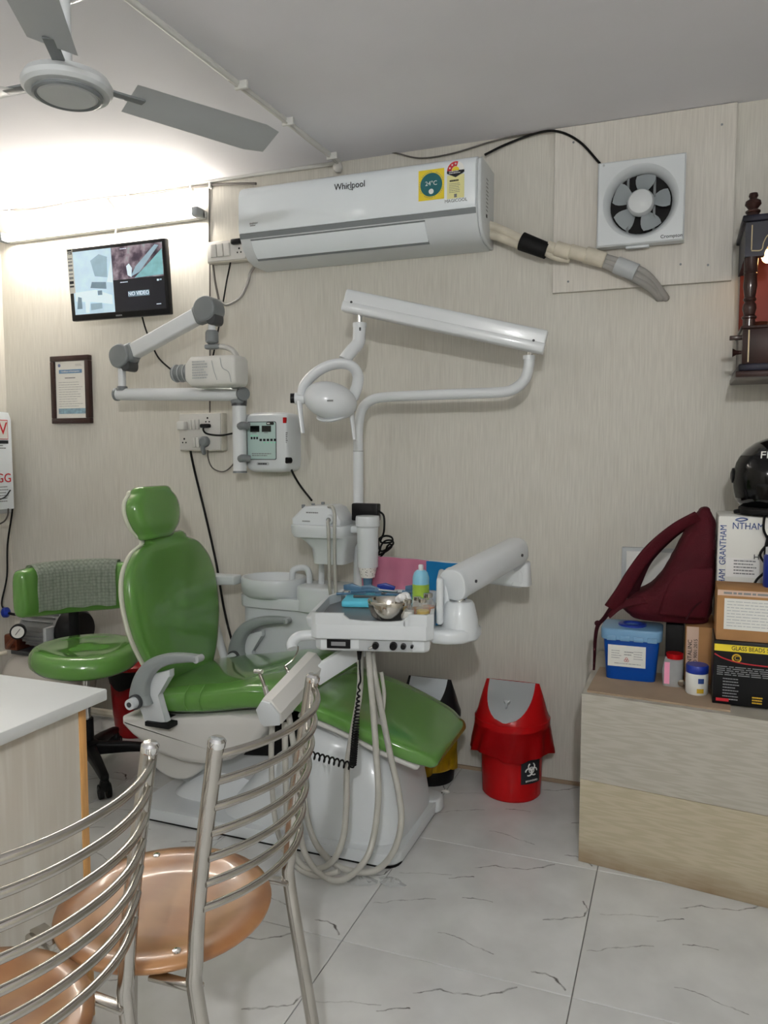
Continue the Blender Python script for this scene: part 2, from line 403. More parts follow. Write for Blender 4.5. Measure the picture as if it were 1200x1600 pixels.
def pad(bm, frames, p=4., seg=32, r0=0., r1=0., sub=1):
    """soft block lofted through frames (centre, half-vector u, half-vector v) with rounded ends"""
    F = [(V(c), V(u), V(v)) for c, u, v in frames]
    if sub > 1:
        cs = smooth_path([f[0] for f in F], sub); us = smooth_path([f[1] for f in F], sub); vs = smooth_path([f[2] for f in F], sub)
        F = list(zip(cs, us, vs))
    def end(f, t, r):
        out = []
        for a in (25, 50, 70, 85):
            s, k = math.sin(R(a)), 1-math.cos(R(a)); c, u, v = f
            out.append((c+t*r*s, u*max(.05, 1-k*r/u.length), v*max(.05, 1-k*r/v.length)))
        return out
    G = list(F)
    if r0: G = end(F[0], (F[0][0]-F[1][0]).normalized(), r0)[::-1] + G
    if r1: G = G + end(F[-1], (F[-1][0]-F[-2][0]).normalized(), r1)
    skin(bm, [superring(c, u, v, p, seg) for c, u, v in G]); return bm
def ellipsoid(bm, c, r, rot=None, seg=28):
    m = Matrix.Translation(V(c)) @ (rot or Matrix.Identity(3)).to_4x4() @ Matrix.Diagonal((*r, 1))
    bmesh.ops.create_uvsphere(bm, u_segments=seg, v_segments=seg//2, radius=1, matrix=m); return bm
def text(s, size, org, ux, uy, mat, parent, name='lettering', ext=.0006, ax='CENTER', sx=1.):
    cu = bpy.data.curves.new('t', 'FONT'); cu.body = s; cu.size = size; cu.extrude = ext; cu.align_x = ax; cu.align_y = 'CENTER'; cu.resolution_u = 3
    t = bpy.data.objects.new('t', cu); COL.objects.link(t)
    me = bpy.data.meshes.new_from_object(t); bpy.data.objects.remove(t); bpy.data.curves.remove(cu)
    ux, uy = V(ux).normalized(), V(uy).normalized(); uz = ux.cross(uy)
    m = Matrix((ux*sx, uy, uz)).transposed().to_4x4(); me.transform(m); me.name = name
    o = link_mesh(name, me, mat, parent); o.location = V(org)
    return o
def plate(name, org, ux, uy, w, h, mat, parent, t=.0012, r=0.):
    """thin printed label lying on a surface; ux, uy its axes, centred on org"""
    ux, uy = V(ux).normalized(), V(uy).normalized(); n = ux.cross(uy)
    bm = nb(); prism(bm, rrect(w, h, r) if r else [(-w/2, -h/2), (w/2, -h/2), (w/2, h/2), (-w/2, h/2)], V(org), ux, uy, n*t)
    return obj(name, bm, mat, parent)
def lines(org, ux, uy, w, rows, step, mat, parent, th=.0018, z=.0004, name='printed_lines'):
    """rows of small print, joined: too small to pick apart"""
    ux, uy = V(ux).normalized(), V(uy).normalized(); n = ux.cross(uy); bm = nb()
    for i in range(rows):
        x = 0; ww = w*random.uniform(.7, 1)
        while x < ww:
            d = random.uniform(.04, .16)*w
            prism(bm, [(0, 0), (min(d, ww-x), 0), (min(d, ww-x), th), (0, th)], V(org)+ux*x-uy*i*step, ux, uy, n*z); x += d+.02*w
    return tag(obj(name, bm, mat, parent), None, kind='stuff')
X, Y, Z = Vector((1, 0, 0)), Vector((0, 1, 0)), Vector((0, 0, 1))
def rot(ax, deg): return Matrix.Rotation(R(deg), 3, ax)
def struct(o): o['kind'] = 'structure'; return o
def copy_tree(o, parent=None):
    c = o.copy(); COL.objects.link(c)
    if parent: c.parent = parent; c.matrix_parent_inverse = o.matrix_parent_inverse.copy()
    for ch in list(o.children): copy_tree(ch, c)
    return c

# ================================================================ the room
X0, X1, Y0, Y1, H = -3.207, 1.593, -1.21, 3.0, 2.49
bm = nb(); box(bm, (X0-.1, Y0-.1, -.12), (X1+.1, Y1+.1, -.006)); floor = struct(obj('floor', bm, 'grout'))
bm = nb(); box(bm, (X0-.1, Y0-.1, H), (X1+.1, Y1+.1, H+.1)); struct(obj('ceiling', bm, 'ceiling_paint'))
bm = nb(); box(bm, (X0-.1, Y1, -.006), (X1+.1, Y1+.1, H)); wall_back = struct(obj('wall_back', bm, 'wallpaper'))
bm = nb(); box(bm, (X0-.1, Y0-.1, -.006), (X1+.1, Y0, H)); struct(obj('wall_front', bm, 'wallpaper'))
bm = nb(); box(bm, (X0-.1, Y0, -.006), (X0, Y1, H)); struct(obj('wall_left', bm, 'wallpaper'))
bm = nb(); box(bm, (X1, Y0, -.006), (X1+.1, Y1, H)); struct(obj('wall_right', bm, 'wallpaper'))
# floor tiles: one shared mesh, one object each
bm = nb(); box(bm, (-.2988, -.2988, -.006), (.2988, .2988, 0), .0012, 1)
me = bpy.data.meshes.new('tile'); bm.to_mesh(me); bm.free(); me.materials.append(MATS['tile'])
for i in range(-4, 4):
    for j in range(-5, 2):
        o = bpy.data.objects.new('tile', me); COL.objects.link(o); o.parent = floor; o.matrix_parent_inverse = wmat(floor).inverted()
        o.location = (TX0+TS*i+.3, TY0+TS*j+.3, 0)
bm = nb(); box(bm, (X0, 2.991, -.004), (X1, 3.0, .012)); struct(obj('baseboard_back', bm, 'cardboard_pale'))
# ceiling conduit running to the back wall with its cable clips
t = thing('ceiling_conduit', 'thin white painted conduit crossing the ceiling towards the air conditioner', 'conduit', (-1.38, 1.9, H-.01))
bm = nb(); cyl(bm, (-1.425, .6, H-.006), (-1.345, 2.99, H-.006), .011, seg=10); obj('pipe', bm, 'white_matte', t)
bm = nb(); tube(bm, [(-1.372, 2.2, H-.016), (-1.350, 2.5, H-.020), (-1.352, 2.75, H-.017), (-1.338, 2.97, H-.02), (-1.338, 2.985, H-.05)], .004, 6); obj('cable', bm, 'cable_white', t)
for y in (2.25, 2.55, 2.9):
    bm = nb(); box(bm, (-1.38+.03*(y-2.2), y-.006, H-.026), (-1.335+.03*(y-2.2), y+.006, H), .002); obj('clip', bm, 'white_matte', t)
bm = nb(); ellipsoid(bm, (-1.345, 2.975, H-.03), (.02, .018, .022)); obj('end_knot', bm, 'cable_white', t)
# thin trim along the wall top, left half
bm = nb(); box(bm, (X0, 2.985, H-.012), (-1.36, 3.0, H), .002); struct(obj('trim_1', bm, 'white_matte'))

# plywood panel behind the exhaust fan
t = thing('fan_panel', 'large square wallpapered board on the wall around the exhaust fan', 'board', (-.16, 2.99, 1.89))
bm = nb(); box(bm, (-.468, 2.982, 1.892), (.147, 2.9999, 2.488), .001, 1); obj('board', bm, 'board_paper', t)
for x, z in ((-.41, 1.93), (.07, 1.95), (-.40, 2.43), (.10, 2.42), (-.02, 1.96)):
    bm = nb(); cyl(bm, (x, 2.9825, z), (x, 2.9805, z), .004, seg=10); obj('screw', bm, 'mid_grey', t)

# exhaust fan: square plastic body, round throat, five blades, hub
t = thing('exhaust_fan', 'white square exhaust fan with five blades on the wall board', 'exhaust fan', (-.158, 2.95, 2.03))
FC = V(-.158, 2.94, 2.178)
bm = nb()
def sq(h, y): return [FC+V(sx*h, y, sz*h) for sx, sz in ((-1, -1), (1, -1), (1, 1), (-1, 1))]
# front plate with a round opening: square ring -> circle rings
N = 40
def sqring(h, y):
    out = []
    for k in range(N):
        a = 2*math.pi*k/N; c, s = math.cos(a), math.sin(a); q = h/max(abs(c), abs(s)); out.append(FC+V(c*q, y, s*q))
    return out
def ciring(r, y): return [FC+V(math.cos(2*math.pi*k/N)*r, y, math.sin(2*math.pi*k/N)*r) for k in range(N)]
skin(bm, [sqring(.142, .041), sqring(.147, .035), sqring(.147, -.008), sqring(.142, -.014), ciring(.128, -.014), ciring(.122, -.010), ciring(.105, .022), ciring(.105, .041)], cap=False)
obj('frame', bm, 'white_plastic', t, 30)
bm = nb(); cyl(bm, FC+V(0, .0405, 0), FC+V(0, .036, 0), .106, seg=40); obj('dark_duct', bm, 'duct_black', t)  # flat near-black disc closing the back of the throat
bm = nb(); lathe(bm, [(.046, .0), (.046, .018), (.040, .030), (.024, .036), (0, .037)], FC+V(0, .02, 0), (0, -1, 0), 30); obj('hub', bm, 'fan_white', t)
for k in range(5):
    a0 = R(72*k+80); bm = nb(); rows = []
    for s in range(6):
        r = .040+.060*s/5; half = R(20+5*math.sin(s/5*math.pi)) if s < 5 else R(19)
        rows.append([FC+V(math.cos(a0+half*u)*r, .018+.012*u, math.sin(a0+half*u)*r) for u in (-1, -.5, 0, .5, 1)])
    g = skin(bm, rows, closed=False, cap=False); bmesh.ops.solidify(bm, geom=bm.faces[:], thickness=.003); obj('blade', bm, 'blade_grey', t)
for dx in (-.045, .045):
    bm = nb(); box(bm, FC+V(dx-.004, .026, -.11), FC+V(dx+.004, .034, .11)); obj('rear_bar', bm, 'mid_grey', t)
bm = nb(); box(bm, (-.205, 2.945, 2.022), (-.125, 2.965, 2.032), .002); obj('louvre_tab', bm, 'white_plastic', t)
text('Crompton', .017, (-.052, 2.9255, 2.047), X, Z, 'ink', t)
bm = nb(); cyl(bm, (-.285, 2.926, 2.314), (-.285, 2.924, 2.314), .004, seg=10); obj('screw', bm, 'light_grey', t)

# air conditioner
t = thing('air_conditioner', 'long white split air conditioner mounted high on the wall', 'air conditioner', (-1.2, 2.9, 2.07))
AX0, AX1 = -1.70, -.712
prof = [(3.0, 2.365), (2.815, 2.365), (2.795, 2.352), (2.788, 2.33), (2.786, 2.18), (2.790, 2.16), (2.815, 2.115), (2.85, 2.085), (2.90, 2.075), (3.0, 2.072)]
bm = nb(); prism(bm, [(y, z) for y, z in prof], (AX0, 0, 0), Y, Z, V(AX1-AX0, 0, 0), .006, 2); obj('body', bm, 'white_plastic', t)
bm = nb(); prism(bm, [(2.80, 2.358), (2.786, 2.345), (2.778, 2.32), (2.777, 2.19), (2.782, 2.178), (2.80, 2.178)], (AX0+.003, 0, 0), Y, Z, V(AX1-AX0-.006, 0, 0), .003, 2); fp = obj('front_panel', bm, 'cool_white', t)
bm = nb(); prism(bm, [(2.784, 2.177), (2.789, 2.158), (2.80, 2.16), (2.80, 2.177)], (AX0+.003, 0, 0), Y, Z, V(AX1-AX0-.006, 0, 0)); obj('trim_groove', bm, 'mid_grey', t)
bm = nb(); prism(bm, [(2.7925, 2.148), (2.8125, 2.1135), (2.842, 2.0875), (2.85, 2.095), (2.82, 2.12), (2.80, 2.152)], (AX0+.05, 0, 0), Y, Z, V(.74, 0, 0), .002, 1); obj('louvre_flap', bm, 'cool_white', t)
bm = nb(); box(bm, (AX0+.05, 2.7905, 2.1495), (AX0+.79, 2.80, 2.1535)); obj('flap_gap', bm, 'mid_grey', t)
bm = nb(); prism(bm, [(2.838, 2.0915), (2.852, 2.0815), (2.862, 2.085), (2.85, 2.093)], (AX0+.05, 0, 0), Y, Z, V(.74, 0, 0)); obj('flap_gap', bm, 'mid_grey', t)
bm = nb(); prism(bm, [(y+.002 if y < 2.99 else y, 2.22+(z-2.22)*.985) for y, z in prof], (AX1, 0, 0), Y, Z, V(.014, 0, 0), .005, 3); obj('end_cap', bm, 'white_plastic', t)
text('Whirlpool', .034, (-1.206, 2.776, 2.308), X, Z, 'ink', fp, sx=.9)
bm = nb(); tube(bm, [(-1.219, 2.775, 2.310), (-1.203, 2.775, 2.293), (-1.185, 2.775, 2.303), (-1.188, 2.775, 2.313)], .0014, 6); obj('logo_swirl', bm, 'mid_grey', fp)
text('MAGICOOL', .016, (-0.787, 2.776, 2.206), X, Z, 'ink_grey', fp)
text('ENERGY', .010, (-1.626, 2.776, 2.211), X, Z, 'ink_grey', fp)
lines((-1.642, 2.776, 2.201), X, Z, .03, 1, .01, 'ink_grey', fp, .004)
c = V((-0.880, 2.776, 2.272)); st = plate('yellow_sticker', c, X, Z, .098, .108, 'sticker_yellow', fp)
bm = nb(); cyl(bm, c+V(0, -.001, 0), c+V(0, -.0020, 0), .042, seg=36); tag(obj('teal_disc', bm, 'sticker_teal', fp), 'round teal temperature label on the yellow sticker')
text('24°C', .022, c+V(0, -.0024, .004), X, Z, 'ink_white', fp)
bm = nb(); cyl(bm, c+V(0, -.001, -.024), c+V(0, -.0026, -.024), .0095, seg=20); obj('logo_disc', bm, 'ink_white', fp)
bm = nb()
for k in range(44):
    a = 2*math.pi*k/44
    if k % 9 in (0, 1): continue
    p = c+V(math.cos(a)*.0462, -.0013, math.sin(a)*.0462); box(bm, p-V(.0013, .0006, .0013), p+V(.0013, .0006, .0013))
tag(obj('ring_print', bm, 'ink_grey', fp), None, kind='stuff')
c2 = V((-0.788, 2.776, 2.283))
plate('energy_label', c2+V(0, 0, -.028), X, Z, .064, .082, 'sticker_cream', fp)
def fan2(c, r0, r1, a0, a1, n=10):
    return [(r1*math.cos(R(a0+(a1-a0)*k/n)), r1*math.sin(R(a0+(a1-a0)*k/n))) for k in range(n+1)] + [(r0*math.cos(R(a1+(a0-a1)*k/n)), r0*math.sin(R(a1+(a0-a1)*k/n))) for k in range(n+1)]
cc = c2+V(0, -.0012, .028)
bm = nb(); prism(bm, fan2(0, .0005, .0325, 0, 180), cc, X, Z, V(0, -.0008, 0)); obj('star_dial', bm, 'ink_white', fp)
bm = nb(); prism(bm, fan2(0, .015, .0318, 72, 180), cc+V(0, -.0008, 0), X, Z, V(0, -.0006, 0)); obj('red_arc', bm, 'ink_red', fp)
bm = nb(); prism(bm, fan2(0, .0005, .014, 0, 180), cc+V(0, -.0008, 0), X, Z, V(0, -.0006, 0)); obj('yellow_half', bm, 'sticker_yellow', fp)
bm = nb(); prism(bm, [(-.0325, 0), (-.0325, -.008), (0, -.024), (.0325, -.008), (.0325, 0)], cc+V(0, -.0006, 0), X, Z, V(0, -.0008, 0)); obj('black_chevron', bm, 'ink', fp)
for a in (90, 122, 155):
    q = cc+V(math.cos(R(a))*.0235, -.0014, math.sin(R(a))*.0235); bm = nb()
    prism(bm, [((.0048 if k % 2 == 0 else .002)*math.cos(R(90+36*k)), (.0048 if k % 2 == 0 else .002)*math.sin(R(90+36*k))) for k in range(10)], q, X, Z, V(0, -.0006, 0)); obj('star', bm, 'ink_white', fp)
lines(cc+V(-.024, -.0018, -.004), X, Z, .048, 2, .006, 'ink_white', fp, .0026)
lines(c2+V(-.022, -.0014, -.010), X, Z, .044, 1, .01, 'ink', fp, .006)
lines(c2+V(-.024, -.0014, -.018), X, Z, .048, 6, .006, 'ink_grey', fp, .0016)
plate('label_square', c2+V(0, -.0008, -.060), X, Z, .010, .012, 'ink_grey', fp)
lines(V(AX1+.0145, 2.87, 2.30), Y, Z, .035, 9, .014, 'ink_grey', t, .004)
plate('rating_label', V(AX1+.014, 2.88, 2.17), Y, Z, .014, .012, 'ink', t)

# refrigerant pipes from the air conditioner into the wall
t = thing('pipe_bundle', 'taped bundle of cream and grey pipes from the air conditioner into the wall', 'pipes', (-0.369, 2.960, 2.031))
for q, (a, yy) in enumerate((((0, -5), 2.93), ((-4, 10), 2.95))):
    bm = nb(); tube(bm, [V(AX1-.02, yy, 2.16-.04*q), V((-0.678, 2.950, 2.144))+V(0, 0, -.03*q), V((-0.578, 2.940, 2.089))+V(0, 0, -.022*q), V((-0.494, 2.940, 2.044))+V(0, 0, -.012*q)], .017, 12); obj('insulated_pipe', bm, 'cream_pipe', t)
bm = nb(); tube(bm, [(-0.505, 2.935, 2.044), (-0.452, 2.940, 2.013), (-0.402, 2.950, 2.001)], .013, 12); obj('pipe_stub', bm, 'cream_pipe', t)
bm = nb(); cyl(bm, (-0.577, 2.935, 2.081), (-0.482, 2.935, 2.037), .034, .030); obj('black_tape', bm, 'black_rubber', t)
for (a, b_, r) in (((-0.482, 2.935, 2.053), (-0.442, 2.935, 2.036), .022), ((-0.451, 2.932, 2.043), (-0.395, 2.932, 2.022), .028), ((-0.400, 2.935, 2.030), (-0.336, 2.935, 2.006), .026), ((-0.346, 2.940, 2.013), (-0.276, 2.945, 1.987), .030)):
    bm = nb(); cyl(bm, a, b_, r, r*.94); obj('foam_wrap', bm, 'cream_pipe', t, bevel=.004)
for k, dz in enumerate((.014, -.006, -.022)):
    bm = nb(); tube(bm, [V((-0.287, 2.945, 1.993))+V(0, 0, dz*.7), V((-0.209, 2.945, 1.957))+V(0, 0, dz), V((-0.132, 2.950, 1.913))+V(0, 0, dz*1.1), V((-0.080, 2.985, 1.856))+V(dz*.6, 0, 0), V((-0.076, 2.999, 1.849))+V(dz*.6, 0, 0)], .013, 12); obj('grey_pipe', bm, 'grey_pipe', t)
bm = nb(); cyl(bm, (-0.236, 2.945, 1.968), (-0.167, 2.945, 1.935), .031); obj('clear_tape', bm, 'light_grey', t)

# cables on the wall and ceiling edge
def cable(name, label, pts, r, mat, n=8):
    bm = nb(); tube(bm, pts, r, 7, n); return tag(obj(name, bm, mat), label, 'cable')
cable('power_cable', 'black cable arching from the air conditioner top to the exhaust fan', [(-0.730, 2.970, 2.425), (-0.653, 2.985, 2.458), (-0.544, 2.985, 2.482), (-0.460, 2.976, 2.476), (-0.378, 2.974, 2.427), (-0.302, 2.970, 2.337)], .0045, 'black_rubber')
cable('wall_wire', 'thin pale wire looping above the air conditioner right end', [(-1.316, 2.990, 2.495), (-1.134, 2.990, 2.496), (-0.999, 2.990, 2.456), (-0.868, 2.990, 2.455), (-0.715, 2.988, 2.477), (-0.629, 2.988, 2.484), (-0.553, 2.992, 2.486)], .003, 'cable_grey')
cable('trunk_cable', 'long grey cable clipped along the wall top above the monitor', [(-3.448, 2.990, 2.501), (-3.190, 2.990, 2.492), (-2.942, 2.988, 2.470), (-2.745, 2.988, 2.478), (-2.482, 2.988, 2.475), (-2.267, 2.988, 2.462), (-2.060, 2.988, 2.468), (-1.911, 2.988, 2.464), (-1.725, 2.970, 2.439)], .006, 'cable_grey')
cable('trunk_wire', 'thin white wire just above the grey trunk cable on the wall', [(-3.448, 2.992, 2.533), (-2.945, 2.992, 2.499), (-2.412, 2.992, 2.494), (-1.963, 2.992, 2.490), (-1.583, 2.992, 2.481), (-1.346, 2.992, 2.479)], .0045, 'cable_white')
cable('monitor_cable', 'dark cable hanging from the trunk cable to the monitor top', [(-2.524, 2.985, 2.470), (-2.484, 2.980, 2.424), (-2.467, 2.975, 2.363), (-2.469, 2.960, 2.258)], .004, 'cable_grey')
cable('hanging_cable', 'black cord curving from the monitor bottom past the x-ray arm', [(-2.336, 2.970, 1.932), (-2.321, 2.980, 1.860), (-2.286, 2.988, 1.772), (-2.252, 2.988, 1.721), (-2.188, 2.985, 1.671)], .004, 'black_rubber')
cable('wall_conduit_wire', 'straight thin vertical wire down the wall between the two socket boxes', [(-1.979, 2.995, 2.137), (-1.985, 2.995, 1.829), (-1.993, 2.995, 1.471)], .0035, 'cable_grey', 1)
cable('wall_groove_wire', 'short vertical wire above the upper switch box beside the air conditioner', [(-1.975, 2.995, 2.455), (-1.980, 2.995, 2.221)], .004, 'cable_grey', 1)
cable('switch_wire', 'grey wire from the upper switch box down behind the x-ray joint', [(-1.959, 2.985, 2.139), (-1.947, 2.985, 2.049), (-1.932, 2.985, 1.981), (-1.917, 2.985, 1.908)], .005, 'cable_grey')
cable('plug_cord', 'black cord from the upper black plug down to the x-ray arm', [(-1.841, 2.955, 2.184), (-1.861, 2.975, 2.123), (-1.888, 2.985, 2.045), (-1.906, 2.985, 1.963), (-1.938, 2.985, 1.825), (-1.967, 2.985, 1.714)], .0035, 'black_rubber')
cable('ac_drain_cable', 'thick grey cable hanging from under the air conditioner left end', [(-1.708, 2.960, 2.117), (-1.765, 2.985, 2.076), (-1.785, 2.985, 2.023), (-1.821, 2.985, 1.971), (-1.887, 2.985, 1.945), (-1.923, 2.980, 1.963)], .0065, 'grey_pipe')
cable('long_black_cord', 'long black cord running down the wall from the lower socket box', [(-2.079, 2.955, 1.396), (-2.085, 2.970, 1.315), (-2.070, 2.985, 1.198), (-2.023, 2.985, 1.024), (-1.966, 2.985, 0.791), (-1.929, 2.985, 0.586), (-1.881, 2.985, 0.412), (-1.816, 2.985, 0.270)], .0055, 'black_rubber')
cable('socket_cord', 'short black cord sagging from the lower socket box to the x-ray column', [(-1.961, 2.955, 1.406), (-1.994, 2.945, 1.406), (-1.978, 2.940, 1.380), (-1.902, 2.940, 1.371), (-1.820, 2.940, 1.382)], .004, 'black_rubber')
cable('grey_loop_cord', 'thin grey cord looping from the round grey plug', [(-1.979, 2.955, 1.320), (-1.983, 2.960, 1.272), (-1.964, 2.965, 1.226), (-1.911, 2.965, 1.209), (-1.864, 2.965, 1.235), (-1.830, 2.960, 1.281)], .003, 'cable_grey')
cable('control_cord', 'black cord from the x-ray control box down to the scaler shelf', [(-1.563, 2.930, 1.254), (-1.539, 2.930, 1.205), (-1.488, 2.900, 1.153), (-1.403, 2.830, 1.100)], .0045, 'black_rubber')
for k, q in enumerate(((-3.122, 2.985, 2.483), (-2.781, 2.985, 2.476), (-2.407, 2.985, 2.471), (-2.065, 2.985, 2.465), (-1.965, 2.985, 2.464))):
    bm = nb(); q = V(q); box(bm, q-V(.005, .006, .012), q+V(.005, .0149, .012), .002)
    tag(obj('cable_clip', bm, 'white_matte'), 'small white cable clip on the grey trunk cable, '+('leftmost', 'second from the left', 'middle one', 'second from the right', 'rightmost')[k], 'clip', 'cable clips above the monitor')

# tube light on the back wall
t = thing('tube_light', 'glowing white tube light high on the wall above the monitor', 'tube light', (-2.55, 2.96, 2.32))
TX = (-3.15, -1.99)
bm = nb(); box(bm, (TX[0], 2.962, 2.325), (TX[1], 3.0, 2.362), .006); obj('batten', bm, 'white_matte', t)
for x in TX:
    s = -1 if x > -2.5 else 1
    bm = nb(); box(bm, (min(x, x+s*.035), 2.922, 2.322), (max(x, x+s*.035), 2.985, 2.364), .008); obj('end_holder', bm, 'mid_grey', t)
bm = nb(); cyl(bm, (TX[0]+.035, 2.943, 2.344), (TX[1]-.035, 2.943, 2.344), .014, seg=16); obj('glowing_tube', bm, 'tube_glow', t)
# the two bulbs on the wall behind the camera that light the room
for lb, x, mt in (('bare round bulb on the wall behind the viewpoint, right side', .3, 'led_main'), ('bare round bulb on the wall behind the viewpoint, left side', -2.5, 'led_side')):
    t = thing('wall_bulb', lb, 'bulb', (x, -1.15, 2.2), 'bulbs on the front wall')
    bm = nb(); lathe(bm, [(.045, 0), (.045, .02), (.022, .03), (.022, .06), (0, .06)], (x, Y0, 2.25), (0, 1, 0), 24); obj('holder', bm, 'white_plastic', t)
    bm = nb(); ellipsoid(bm, (x, Y0+.105, 2.25), (.05, .055, .05), seg=24); obj('bulb_globe', bm, mt, t)

# ceiling fan
t = thing('ceiling_fan', 'white ceiling fan with three blades and a round motor', 'ceiling fan', (-1.47, 1.60, 2.2))
fc = V(-1.463, 1.595, 2.185)
bm = nb(); lathe(bm, [(0, 0), (.066, 0), (.070, .004), (.080, .004), (.082, .010), (.100, .010), (.108, .018), (.109, .030), (.10, .046), (.07, .058), (.03, .064), (0, .064)], fc, seg=48); obj('motor_housing', bm, 'fan_white', t, 25)
bm = nb(); lathe(bm, [(.072, 0), (.078, -.003), (.084, 0), (.084, .006), (.072, .006)], fc+V(0, 0, .002), seg=48, closed=True); obj('trim_ring', bm, 'mid_grey', t)
bm = nb(); cyl(bm, fc+V(0, 0, .06), fc+V(0, 0, .303), .013); obj('down_rod', bm, 'white_enamel', t)
bm = nb(); lathe(bm, [(.02, 0), (.05, .02), (.055, .07), (0, .07)], fc+V(0, 0, .235), seg=28); obj('canopy', bm, 'white_enamel', t)
for a in (62, 182, 302):
    d = V(math.cos(R(a)), math.sin(R(a)), 0); s = V(-d.y, d.x, 0)
    bm = nb(); rows = []
    for k in range(9):
        r = .16+.44*k/8; wd = .055+.012*k/8 if k < 8 else .045
        rows.append([fc+d*r+s*(wd*u)+V(0, 0, .045-.016*u) for u in (-1, -.5, 0, .5, 1)])
    skin(bm, rows, closed=False, cap=False); bmesh.ops.solidify(bm, geom=bm.faces[:], thickness=.004); bl = obj('blade', bm, 'fan_white', t)
    bm = nb(); obox(bm, fc+d*.14+V(0, 0, .045), (.12, .03, .006), Matrix((d, s, Z)).transposed(), .002); obj('blade_iron', bm, 'mid_grey', bl)

# monitor
t = thing('wall_monitor', 'black wall monitor showing security camera pictures and NO VIDEO', 'monitor', (-2.41, 2.93, 1.9))
TR = rot(X, 4.); tcx = V(-2.41, 2.90, 2.07)
def tv(x, y, z): return tcx+TR @ V(x, y, z)
TU, TW, TN = TR @ X, TR @ Z, TR @ (-Y)
bm = nb(); obox(bm, tv(0, .012, 0), (.548, .03, .326), TR, .005); bz = obj('casing', bm, 'black_plastic', t)
bm = nb(); pad(bm, [(tv(0.01, .028, -.03), TU*.25, TW*.12), (tv(.01, .055, -.03), TU*.24, TW*.11)], 6, 32, .001, .008); obj('rear_housing', bm, 'black_plastic', t)
bm = nb(); obox(bm, tv(0, .075, 0), (.12, .05, .12), Matrix.Identity(3), .004); obj('wall_bracket', bm, 'dark_grey', t)
SX0, SX1, SZ0, SZ1 = -.250, .258, -.135, .147
def scr(x0, x1, z0, z1, mat, d=.0, name='picture', pts=None, par=None):
    P = pts or [(x0, z0), (x1, z0), (x1, z1), (x0, z1)]
    bm = nb(); prism(bm, P, tv(0, -.0032-d, 0), TU, TW, TN*.0006); return obj(name, bm, mat, par or sp)
bm = nb(); prism(bm, [(SX0-.003, SZ0-.003), (SX1+.003, SZ0-.003), (SX1+.003, SZ1+.003), (SX0-.003, SZ1+.003)], tv(0, -.003, 0), TU, TW, TN*.0004); sp = obj('screen', bm, 'digit_black', t)
mid = -.020
a = scr(SX0, mid, SZ0, SZ1, 'screen_pale')
b_ = scr(mid+.002, SX1, .004, SZ1, 'screen_blotch')
scr(mid+.002, SX1, SZ0, .002, 'screen_black')
d = .0008
scr(0, 0, 0, 0, 'screen_mid', d, 'picture_patch', [(-.12, .03), (-.05, .02), (-.045, .11), (-.09, .125), (-.14, .10)])
scr(0, 0, 0, 0, 'screen_white', d, 'picture_patch', [(-.055, .0), (mid-.001, -.005), (mid-.001, .10)])
scr(0, 0, 0, 0, 'screen_dim', d, 'picture_patch', [(-.15, -.02), (-.06, -.03), (-.06, .0), (-.14, .006)])
scr(0, 0, 0, 0, 'screen_dim', d*2, 'picture_patch', [(-.11, -.055), (-.085, -.055), (-.085, -.035), (-.11, -.035)])
scr(0, 0, 0, 0, 'screen_white', d, 'picture_patch', [(-.24, -.035), (-.12, -.03), (-.03, -.06), (-.03, -.10), (-.13, -.085), (-.24, -.075)])
scr(0, 0, 0, 0, 'screen_dim', d*2, 'picture_patch', [(-.235, -.11), (-.205, -.11), (-.205, -.06), (-.225, -.055)])
scr(0, 0, 0, 0, 'screen_mid', d*2, 'picture_patch', [(-.155, -.12), (-.09, -.115), (-.09, -.09), (-.155, -.09)])
scr(0, 0, 0, 0, 'screen_white', d*3, 'picture_patch', [(-.185, -.13), (-.165, -.13), (-.155, -.075), (-.185, -.065)])
scr(0, 0, 0, 0, 'screen_teal', d, 'picture_patch', [(.10, .006), (SX1-.002, .010), (SX1-.002, .12), (.19, .07)])
scr(0, 0, 0, 0, 'screen_mid', d*2, 'picture_patch', [(.08, .012), (.13, .03), (.24, .135), (.22, .14), (.11, .055)])
scr(0, 0, 0, 0, 'screen_white', d*3, 'picture_patch', [(.065, .02), (.085, .01), (.09, .05), (.075, .07), (.06, .06)])
plate('text_band', tv(.117, -.0040, -.062), TU, TW, .115, .024, 'screen_dim', sp, .0005)
text('NO VIDEO', .024, tv(.117, -.0050, -.062), TU, TW, 'screen_text', sp)
for x, z, w_ in ((.02, -.010, .055), (.21, -.117, .025), (.03, .135, .05)):
    lines(tv(x, -.0042, z), TU, TW, w_, 1, .01, 'screen_text', sp, .0035)
plate('camera_icon', tv(.225, -.0040, -.012), TU, TW, .011, .008, 'screen_white', sp, .0005); plate('camera_icon', tv(.240, -.0040, -.011), TU, TW, .010, .006, 'screen_mid', sp, .0005)
st = plate('feature_sticker', tv(-.256, -.0035, .063), TU, TW, .034, .20, 'paper', t, .0008)
for z, h, mt in ((.148, .022, 'ink'), (.118, .006, 'ink_grey'), (.104, .006, 'ink_grey'), (.088, .008, 'ink_grey'), (.068, .010, 'mid_grey'), (.050, .006, 'ink_grey'), (.032, .010, 'mid_grey'), (.012, .013, 'ink'), (-.006, .008, 'dark_grey')):
    plate('icon', tv(-.256, -.0044, z), TU, TW, .024, h, mt, st, .0005)
lines(tv(-.267, -.0052, .147), TU, TW, .022, 2, .008, 'ink_white', st, .004)
plate('logo_plate', tv(0.0, -.0045, -.152), TU, TW, .034, .007, 'mid_grey', t, .001)

